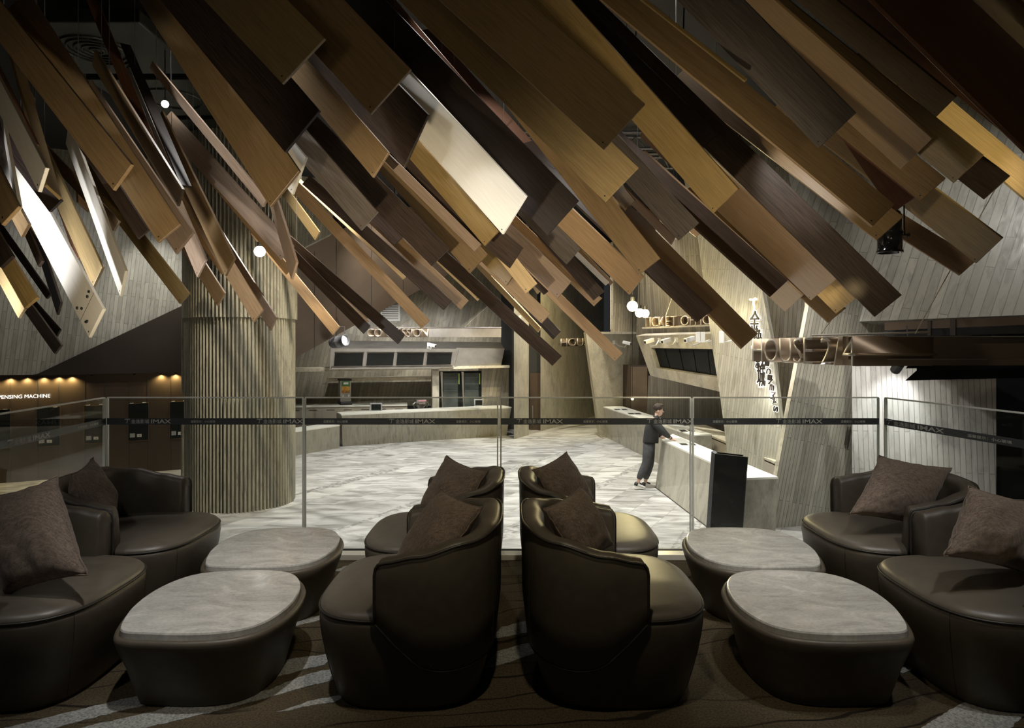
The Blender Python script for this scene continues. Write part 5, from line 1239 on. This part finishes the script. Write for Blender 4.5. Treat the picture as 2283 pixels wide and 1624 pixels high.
 ('oli', 4.95, ('B', 740, 635), ('B', 670, 780), 1, ('B', 560, 250), 'steep one between the two brightly lit white ones'),
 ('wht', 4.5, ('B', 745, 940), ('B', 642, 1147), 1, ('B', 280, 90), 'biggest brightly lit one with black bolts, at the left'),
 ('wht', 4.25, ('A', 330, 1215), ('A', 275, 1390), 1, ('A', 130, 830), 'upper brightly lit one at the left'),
 ('wht', 4.4, ('A', 135, 1490), ('A', 118, 1530), 1, ('A', 40, 970), 'lit one with a grey streak at the left edge'),
 ('brn', 4.1, ('B', 135, 195), ('B', 10, 330), 1, ('A', 0, 1240), 'one cut by the left edge, upper of two'),
 ('brn', 4.6, ('B', 205, 320), ('B', 152, 418), 1, ('B', 140, 200), 'small end right of the one cut by the left edge'),
 ('drk', 5.1, ('B', 305, 590), ('B', 275, 635), 1, ('B', 200, 350), 'short end left of the biggest white one'),
 ('blk', 5.3, ('B', 365, 830), ('B', 333, 865), 1, ('B', 40, 370), 'long thin one left of the biggest white one'),
 ('och', 4.35, ('B', 270, 855), ('B', 180, 932), 1, ('B', 90, 560), 'one with a square end near the left edge'),
 ('oli', 4.8, ('B', 175, 935), ('B', 130, 1005), 1, ('B', 40, 690), 'yellow-lit one at the left edge'),
 ('blk', 4.2, ('B', 90, 555), ('B', 0, 640), 1, ('B', 0, 400), 'end cut by the left photo edge'),
 ('gry', 5.2, ('B', 443, 1200), ('B', 392, 1265), 2, ('B', 175, 960), 'lowest one at the left, above the ticket machine sign'),
 ('drk', 5.6, ('B', 433, 1088), ('B', 405, 1140), 1, ('B', 240, 870), 'short one beside the lowest grey one at the left'),
 ('gry', 5.4, ('B', 437, 890), ('B', 412, 985), 1, ('B', 330, 560), 'narrow steep one left of the bolts of the biggest white one'),
 ('oli', 5.1, ('B', 262, 420), ('B', 205, 330), 1, ('A', 250, 1100), 'one behind the biggest white one'),
 ('blk', 4.7, ('A', 445, 1450), ('A', 355, 1535), 1, ('A', 340, 1310), 'small square end above the biggest white one'),
 ('red', 5.2, ('B', 575, 560), ('B', 550, 590), 1, ('B', 440, 190), 'one right of the biggest white one'),
 ('och', 4.6, ('A', 430, 1450), ('A', 320, 1350), 1, ('A', 190, 610), 'golden-lit one at the upper left'),
 ('red', 4.4, ('A', 272, 1045), ('A', 225, 1080), 1, ('A', 0, 490), 'thin one running in from the left edge'),
 ('tan', 5.5, ('A', 635, 1540), ('A', 555, 1470), 1, ('A', 590, 1100), 'one behind, between the two lit ones at the left'),
 # upper right
 ('brn', 4.6, ('G', 1480, 1180), ('G', 1208, 1448), 1, ('G', 140, 0), 'broad one with a screw in its tip, upper right'),
 ('gry', 4.25, ('G', 800, 975), ('G', 480, 1280), 1, ('E', 1490, 0), 'broad dark-grained one at the upper right'),
 ('oli', 4.75, ('G', 1665, 840), ('G', 1493, 1012), 1, ('G', 640, 0), 'one ending at the top of the golden-lit strip, upper right'),
 ('red', 4.9, ('p', 2420, 290), ('p', 2330, 372), 2, ('p', 1866, 0), 'one running out of the right edge beneath the maroon one'),
 ('red', 3.9, ('p', 2520, 330), ('p', 2400, 443), 2, ('p', 1948, 0), 'very broad unlit one in the top right corner'),
 ('oli', 4.4, ('p', 2480, 180), ('p', 2420, 232), 2, ('p', 2184, 0), 'one in the very top right corner'),
 ('map', 5.15, ('p', 2420, 475), ('p', 2375, 520), 1, ('p', 2125, 226), 'brightly golden-lit strip at the right edge'),
 ('blk', 5.05, ('G', 2135, 1515), ('H', 1905, 173), 1, ('G', 1900, 1340), 'one with a square end beside the golden strip at the right'),
 ('oli', 4.85, ('G', 1903, 1340), ('G', 1645, 1580), 1, ('G', 230, 0), 'one with a soft yellow patch of light, right'),
 ('brn', 5.0, ('G', 1580, 1535), ('H', 1360, 185), 2, ('G', 650, 1150), 'one under the broad screwed one, right'),
 ('oli', 5.2, ('H', 2067, 510), ('H', 1840, 727), 2, ('H', 1190, 220), 'lowest broad one at the right, in front of the upper stone wall'),
 ('tau', 5.5, ('H', 1850, 690), ('H', 1697, 825), 2, ('H', 1200, 510), 'pinkish lit one under the lowest broad one at the right'),
 ('brn', 4.5, ('H', 1140, 215), ('H', 950, 405), 2, ('E', 460, 0), 'very long one ending above the black spotlight can'),
 ('brn', 4.95, ('H', 1215, 320), ('H', 985, 525), 2, ('H', 310, 0), 'one whose tip covers the top of the black spotlight can'),
 ('och', 4.4, ('E', 1515, 567), ('E', 1495, 585), 2, ('E', 750, 0), 'sliver along the left edge of the broad dark-grained one'),
 ('red', 5.15, ('p', 2040, 440), ('p', 1990, 475), 2, ('p', 1868, 297), 'one in shadow left of the lowest broad one'),
]
def solve_plank(d, E1, E2, which, T):
    a, b = Vector(E1), Vector(E2); t = Vector(T); base = a if which == 1 else b; other = b if which == 1 else a
    v2 = t - base; u2 = other - base; c = u2.dot(v2) / (u2.length * v2.length)
    s = 1
    bb = .22 if abs(c) < .14 else math.sqrt(abs(c)) * (1.0 if abs(c) < .5 else 1.05)
    A = P(base.x, base.y, d); dT = d * (1 + bb * s * v2.length / F)
    C = P(t.x, t.y, dT); rb = ray(other.x, other.y); o = Vector((0, 0, HC))
    den = (C - A).dot(rb)
    dB = (C - A).dot(A - o) / den if abs(den) > 1e-6 else d
    if not (.8 * d < dB < 1.25 * d) : 
        B = P(other.x, other.y, d); v = (C - A).normalized(); u = (B - A); u = u - v * u.dot(v)
    else:
        B = P(other.x, other.y, dB); v = (C - A).normalized(); u = B - A
    W_ = u.length; u.normalize(); u = (u - v * u.dot(v)).normalized()
    if which == 2: A = A + u * W_; u = -u
    return A, u, v, W_, (C - (A if which == 1 else A)).length     # A is end corner 1, u towards corner 2, v up the plank
PLOBJ = []
DOFF = {5: 0.08, 8: 0.04, 11: 0.08, 12: 0.04, 33: 0.04, 35: 0.04, 51: 0.04, 62: 0.04, 74: 0.12, 75: 0.2, 98: 0.24, 102: 0.24, 110: 0.04, 119: 0.04, 7: 0.08, 103: 0.2}   # small depth corrections that keep neighbouring planks clear of each other
for i, (mk, dn, e1, e2, wh, tp, note) in enumerate(PL):
    d = 4 * ((dn + DOFF.get(i, 0)) / 4) ** 1.8
    A, u, v, W_, LT = solve_plank(d, cv(e1), cv(e2), wh, cv(tp))
    if v.z < .15: v = -v if v.z < 0 else v
    L = max(2.6, min(4.2, LT * 1.2))
    L = min(L, (CEIL - .25 - A.z) / max(v.z, .1))
    L = max(L, LT * .9 if LT < 5 else 2)
    L = min(L, 6)
    n = u.cross(v).normalized()
    if n.y > 0: n = -n
    T_ = .024
    # local frame: x along the width, y up the length, z towards the viewer side
    X, Y, Z = u, v, n
    flip = X.cross(Y).dot(Z) < 0
    org = A
    if flip: X = -X; org = A + u * W_
    M = Matrix((X, Y, Z)).transposed().to_4x4(); M.translation = org
    bm = bmesh.new(); box(bm, (0, 0, -T_), (W_, L, 0)); bmesh.ops.bevel(bm, geom=bm.edges[:], offset=.0025, segments=1, affect='EDGES')
    me = bpy.data.meshes.new('hanging_plank'); bmesh.ops.recalc_face_normals(bm, faces=bm.faces[:]); bm.to_mesh(me); bm.free()
    lab = '%s wooden plank hanging from the ceiling, %s' % (NAMES[mk], note)
    wds = lab.split()
    if len(wds) > 16: lab = '%s hanging plank, %s' % (NAMES[mk], note); wds = lab.split()
    if len(wds) > 16: lab = ' '.join(wds[:16])
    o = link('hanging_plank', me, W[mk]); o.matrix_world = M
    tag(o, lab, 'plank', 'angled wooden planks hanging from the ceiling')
    PLOBJ.append(o)
    # screw near the tip, and the wire that carries the plank
    def kid(name, bm_, m_):
        c = obj(name, bm_, m_); c.parent = o; return c
    if W_ > .16:
        lx = W_ - .03 if (M @ Vector((W_ - .03, .03, 0))).z < (M @ Vector((.03, .03, 0))).z else .03
        bm = bmesh.new(); lathe(bm, [(.006, -.002), (.006, .0015)], Matrix.Translation((lx, .035, 0)), 8); kid('screw', bm, BLK)
    if note.startswith('biggest brightly lit'):
        for bx, by in ((.3, .42), (.72, .42), (.86, .44), (.15, .52), (.2, .2), (.26, .18)):
            bm = bmesh.new(); lathe(bm, [(.012, 0), (.010, .008), (.004, .012)], Matrix.Translation((bx * W_, by * 1.0 * .6, 0)), 8); kid('bolt', bm, BLK)
        bm = bmesh.new(); box(bm, (0, .2, 0), (W_, .203, .001)); kid('panel_joint', bm, BLK)
    top = M @ Vector((W_ / 2, L * .82, -T_))
    if top.z < CEIL - .1:
        Mi = M.inverted(); bm = bmesh.new(); tube(bm, [Mi @ top, Mi @ Vector((top.x, top.y, CEIL))], .003, 4); kid('suspension_wire', bm, GREYP)
# plank spots without fittings; the last three are soft fill added behind the camera
PLSPOT = [((-5.2, 4.6, 1.9), P(130, 520, 5.8), 270, 62, COOL), ((-4.6, 5.2, 1.2), P(260, 560, 6.4), 200, 40, COOL), ((-.2, 4.3, 4.9), P(1090, 400, 6.0), 0, 40, COOL),
          ((2.6, 12.4, 3.0), P(1420, 600, 7.1), 160, 60, YEL), ((.2, 3.6, 2.0), P(1120, 450, 6.0), 170, 16, COOL), ((5.4, 3.4, 2.4), P(2170, 310, 6.3), 260, 30, YEL),
          ((3.4, 4.9, 1.7), P(1868, 664, 7.4), 110, 7, YEL), ((3.0, 4.6, 1.9), P(1752, 655, 7.6), 60, 7, YEL), ((-1.2, 4.2, 1.6), P(1000, 600, 8), 170, 80, WARM), ((.8, 3.8, 1.4), P(1500, 500, 6.4), 130, 90, WARM), ((-2.2, 3.4, 1.3), P(420, 380, 6), 110, 80, WARM),
          ((-1.5, -.6, 1.7), (-1.4, 5.6, 2.4), 38, 62, WARM), ((1.6, -.6, 1.7), (2.2, 6.0, 2.4), 50, 62, (1, .84, .5)), ((0, -.8, 1.7), (.2, 5.6, 2.4), 30, 60, (1, .84, .5))]
for lc, to, e, a, c in PLSPOT:
    if e: spot(lc, to, e, a, .7, c, .3 if lc[1] < 1 else .06)
# ================================================================ THE MAN AT THE COUNTER
SKIN = plain('skin', (.55, .36, .28), .55, 0, .05, 10); JACK = plain('black_jacket', (.018, .018, .020), .8, 0, .3, 12, bump=.3)
TROU = plain('charcoal_trousers', (.045, .046, .05), .85, 0, .25, 14, bump=.4); HAIR = plain('brown_hair', (.032, .018, .012), .7, 0, .4, 60, bump=.6)
SHOE = plain('shoe_white', (.62, .60, .56), .6, 0, .1, 12); SHOEB = plain('shoe_black', (.02, .02, .02), .6)
man = thing('person', 'person in a black jacket and charcoal trousers leaning on the near ticket counter', 'person', onz(1440, 1090, LOB))
def skin(name, verts, edges, m, parent, root=0, sub=2):
    me = bpy.data.meshes.new(name); me.from_pydata([v[0] for v in verts], edges, [])
    o = link(name, me, m, parent)
    md = o.modifiers.new('skin', 'SKIN'); md.use_smooth_shade = True; md.branch_smoothing = .3
    for i, v in enumerate(verts):
        r = v[1]; me.skin_vertices[0].data[i].radius = (r, r) if not isinstance(r, tuple) else r
        me.skin_vertices[0].data[i].use_root = i == root
    s = o.modifiers.new('sub', 'SUBSURF'); s.levels = sub; s.render_levels = sub
    return o
DM = 13.75
def Q(px, py, dd=0): return P(px, py, DM + dd)
# pixel positions of the joints; dd is the offset in depth (camera side is negative)
V = []; E_ = []; IX = {}
def J(nm, p, r, par=None):
    IX[nm] = len(V); V.append((p, r))
    if par: E_.append((IX[par], IX[nm]))
J('pelvis', Q(1447, 992), .10)
J('waist', Q(1449, 977), .10, 'pelvis'); J('chest', Q(1453, 957), .15, 'waist'); J('upper', Q(1457, 943), .14, 'chest')
J('neck0', Q(1462, 932), .062, 'upper'); J('neck1', Q(1465, 926), .055, 'neck0')
J('head0', Q(1468.5, 921), .078, 'neck1'); J('head1', Q(1470, 913.5), .088, 'head0'); J('head2', Q(1469.5, 906.5), .080, 'head1')
J('chin', Q(1474.5, 925), .030, 'head0')
J('nose0', Q(1477, 918), .022, 'head1'); J('nose1', Q(1480.3, 919.5), .009, 'nose0')
for sd, nm in ((-1, 'n'), (1, 'f')):
    J('sh' + nm, Q(1456.5, 940, sd * .19), .075, 'upper')
J('eln', Q(1480, 964, -.30), .052, 'shn'); J('wrn', Q(1496.5, 978.5, -.22), .030, 'eln')
J('elf', Q(1470, 969, .28), .052, 'shf'); J('wrf', Q(1476.5, 976.5, .2), .030, 'elf')
def hand(w, wp, dirx, dz, sp, tag_, curl):
    wpv = Vector(wp); f = Vector(dirx).normalized(); side = Vector(sp).normalized(); dn_ = Vector((0, 0, -1))
    J('palm' + tag_, wpv + f * .055 + dn_ * .008, (.036, .018), w)
    for k, (o_, l_) in enumerate(((-.030, .060), (-.010, .072), (.010, .068), (.029, .052))):
        b = wpv + f * .085 + side * o_ + dn_ * .010
        J('f%s%d0' % (tag_, k), b, .0095, 'palm' + tag_); J('f%s%d1' % (tag_, k), b + f * l_ * .5 + dn_ * .006 * curl, .0085, 'f%s%d0' % (tag_, k)); J('f%s%d2' % (tag_, k), b + f * l_ * .95 + dn_ * .022 * curl, .0075, 'f%s%d1' % (tag_, k))
    b = wpv + f * .035 + side * .036; J('t%s0' % tag_, b, .011, 'palm' + tag_); J('t%s1' % tag_, b + f * .04 + side * .02 + dn_ * .006, .009, 't%s0' % tag_)
hand('wrn', V[IX['wrn']][0], (1, .12, -.25), 0, (.12, 1, 0), 'N', 1)
hand('wrf', V[IX['wrf']][0], (1, .05, -.08), 0, (.05, -1, 0), 'F', .4)
for nm, dd, hip, kn, an, toe in (('n', -.10, (1445, 1000), (1440, 1034), (1422.5, 1075), (1434, 1089)), ('f', .10, (1449, 1000), (1449, 1034), (1438.5, 1075), (1453, 1083.5))):
    J('hip' + nm, Q(*hip, dd), .095, 'pelvis'); J('kn' + nm, Q(*kn, dd), .062, 'hip' + nm); J('an' + nm, Q(*an, dd), .038, 'kn' + nm)
    J('ft' + nm, Q(an[0] + 1, an[1] + 6.5, dd), .036, 'an' + nm)
body = skin('body', V, E_, SKIN, man)
def sub_skin(name, path_nodes, m, grow, root=0, parent=man):
    vs = [(V[IX[n]][0], (V[IX[n]][1] if not isinstance(V[IX[n]][1], tuple) else V[IX[n]][1][0]) + g) for n, g in path_nodes]
    return vs
def loft(name, rows, m):
    return obj(name, rings_mesh([[Q(xc + rx * math.cos(k * math.tau / 28), y - sl * math.cos(k * math.tau / 28), ry * math.sin(k * math.tau / 28)) for k in range(28)] for y, xc, rx, ry, sl in rows]), m, man, True)
jk = loft('jacket', [(984, 1450.5, 14.5, .150, -.8), (988.5, 1450.5, 17.2, .175, -.8), (986, 1450.6, 17.6, .182, -.8), (975, 1451.5, 17.2, .185, -.6), (960, 1453.3, 17.3, .195, -.2), (948, 1455.5, 16.6, .205, .4), (939, 1457.6, 14.0, .195, 1.2), (933, 1459.8, 10.5, .15, 2), (929.5, 1461.6, 7.2, .085, 2.4), (927.5, 1462.4, 6.0, .07, 2.4)], JACK)
jv = [(Q(1453, 975), .05), (Q(1453, 966), .08), (Q(1453, 957), .12), (Q(1456.5, 944), .12), (Q(1460, 935), .07),
      (Q(1456.5, 940, -.19), .098), (Q(1470, 953, -.27), .078), (Q(1480, 964.5, -.30), .070), (Q(1493.5, 976.5, -.235), .046),
      (Q(1456.5, 940, .19), .098), (Q(1464, 956, .27), .078), (Q(1470, 969, .28), .068), (Q(1475, 975.5, .21), .046)]
skin('sleeves', jv, [(0, 1), (1, 2), (2, 3), (3, 4), (3, 5), (5, 6), (6, 7), (7, 8), (3, 9), (9, 10), (10, 11), (11, 12)], JACK, man, 1)
tv = [(Q(1448.5, 976), .125), (Q(1447.5, 991), .150)]; te = [(0, 1)]
for dd, hip, kn, an in ((-.10, (1445, 1003), (1441, 1034), (1423.5, 1070)), (.10, (1449, 1003), (1449, 1034), (1438.5, 1070))):
    k = len(tv); tv += [(Q(*hip, dd), .118), (Q(hip[0] * .5 + kn[0] * .5, hip[1] * .5 + kn[1] * .5, dd), .105), (Q(*kn, dd), .092), (Q(kn[0] * .45 + an[0] * .55, kn[1] * .45 + an[1] * .55, dd), .085), (Q(*an, dd), .058)]
    te += [(1, k), (k, k + 1), (k + 1, k + 2), (k + 2, k + 3), (k + 3, k + 4)]
skin('trousers', tv, te, TROU, man, 1)
for sd in (-1, 1):
    bm = bmesh.new(); ball(bm, Q(1467.4, 917.6, sd * .083), (.018, .012, .030), 10, 8); obj('ear', bm, SKIN, man, True)
# collar, hair, watch
obj('collar', tubeb([Q(1462 + 3.2 * math.cos(q * math.tau / 14), 930.5 + 1.6 * math.cos(q * math.tau / 14), .07 * math.sin(q * math.tau / 14)) for q in range(14)], .022, 8, True), JACK, man, True)
bm = bmesh.new(); ball(bm, Q(1468.2, 908.5), (.108, .094, .088), 20, 14)
for v in bm.verts:
    q = v.co - Q(1468.2, 908.5)
    if q.x > .055 and q.z < .03: v.co.x -= (q.x - .055) * .9
    v.co += Vector((0, 0, 1)) * mnoise.noise(v.co * 26) * .018 + Vector((1, 0, 0)) * mnoise.noise(v.co * 31 + Vector((5, 0, 0))) * .012
ball(bm, Q(1474.5, 903.5), (.045, .07, .032), 12, 8)
obj('hair', bm, HAIR, man, True)
bm = bmesh.new()
for dd in (-.032, .032): ball(bm, Q(1477.2, 914.8, dd), (.008, .010, .007), 8, 6)
obj('eyes', bm, BLK, man, True)
bm = bmesh.new(); tube(bm, [Q(1475.6, 923.4, -.03), Q(1476.9, 923.2, 0), Q(1475.6, 923.4, .03)], .006, 6); obj('mouth', bm, plain('lips', (.35, .15, .13), .5), man, True)
bm = bmesh.new(); tube(bm, [Q(1477.2, 912.8, -.045), Q(1478.3, 912.3, -.028), Q(1478.2, 912.8, -.012)], .004, 5); tube(bm, [Q(1477.2, 912.8, .045), Q(1478.3, 912.3, .028), Q(1478.2, 912.8, .012)], .004, 5); obj('eyebrows', bm, HAIR, man)
wp = V[IX['wrn']][0]; wa = (V[IX['eln']][0] - wp).normalized()
obj('wristwatch', tubeb([wp + wa * .012, wp + wa * .035], .036, 14), BLK, man)
# shoes
def shoe(heel, toe, lift, rest):
    h, t_ = Vector(heel), Vector(toe); M = frame(h, t_ - h, (0, 0, 1)); L = (t_ - h).length
    secs = [(-.02, .030, .075), (.03, .040, .088), (.10, .042, .085), (.17, .047, .066), (.23, .050, .052), (.28, .040, .042), (.305, .018, .028)]
    k = L / .285; rings = []
    for x, w_, hh in secs: rings.append([M @ Vector((x * k, .012 + hh * .5 + hh * .5 * math.sin(q * math.tau / 14), w_ * math.cos(q * math.tau / 14))) for q in range(14)])
    s = obj('shoe', rings_mesh(rings), SHOE, man, True)
    obj('heel_patch', rings_mesh([[M @ Vector((x * k, .014 + hh * .52 + hh * .53 * math.sin(q * math.tau / 14), w_ * 1.07 * math.cos(q * math.tau / 14))) for q in range(14)] for x, w_, hh in ((-.024, .028, .07), (.02, .039, .088), (.06, .0415, .089))]), SHOEB, s, True)
    obj('laces', rings_mesh([[M @ Vector((x * k, .03 + hh * .52 + hh * .5 * math.sin(q * math.tau / 14), w_ * .82 * math.cos(q * math.tau / 14))) for q in range(14)] for x, w_, hh in ((.10, .040, .082), (.15, .042, .068), (.185, .040, .056))]), SHOEB, s, True)
    obj('sole', rings_mesh([[M @ Vector((x * k, y, w_ * c_)) for x, w_, c_ in [(a, b, 1) for a, b, _ in secs] + [(a, b, -1) for a, b, _ in secs[::-1]]] for y in (-.004, .022)]), SHOE, s)
zf = LOB + .008
a = Q(1415, 1084, -.10); b = Q(1436.5, 1093, -.10); b.z = max(b.z, zf); a.z = max(a.z, zf + .05); b.z = zf; a.z = zf + .055
shoe(a, b, 0, 0)
a = Q(1433, 1086, .10); b = Q(1459, 1088, .10); a.z = zf; b.z = zf
shoe(a, b, 0, 0)
# papers under his hand
pp = thing('paper_sheet', 'small card lying on the ticket counter under the man\'s hand', 'paper', zpt(1490, 979))
c = zpt(1490, 981); obj('sheet', boxb((c.x - .1, c.y - .12, c.z + .001), (c.x + .1, c.y + .12, c.z + .004)), GMAT, pp)
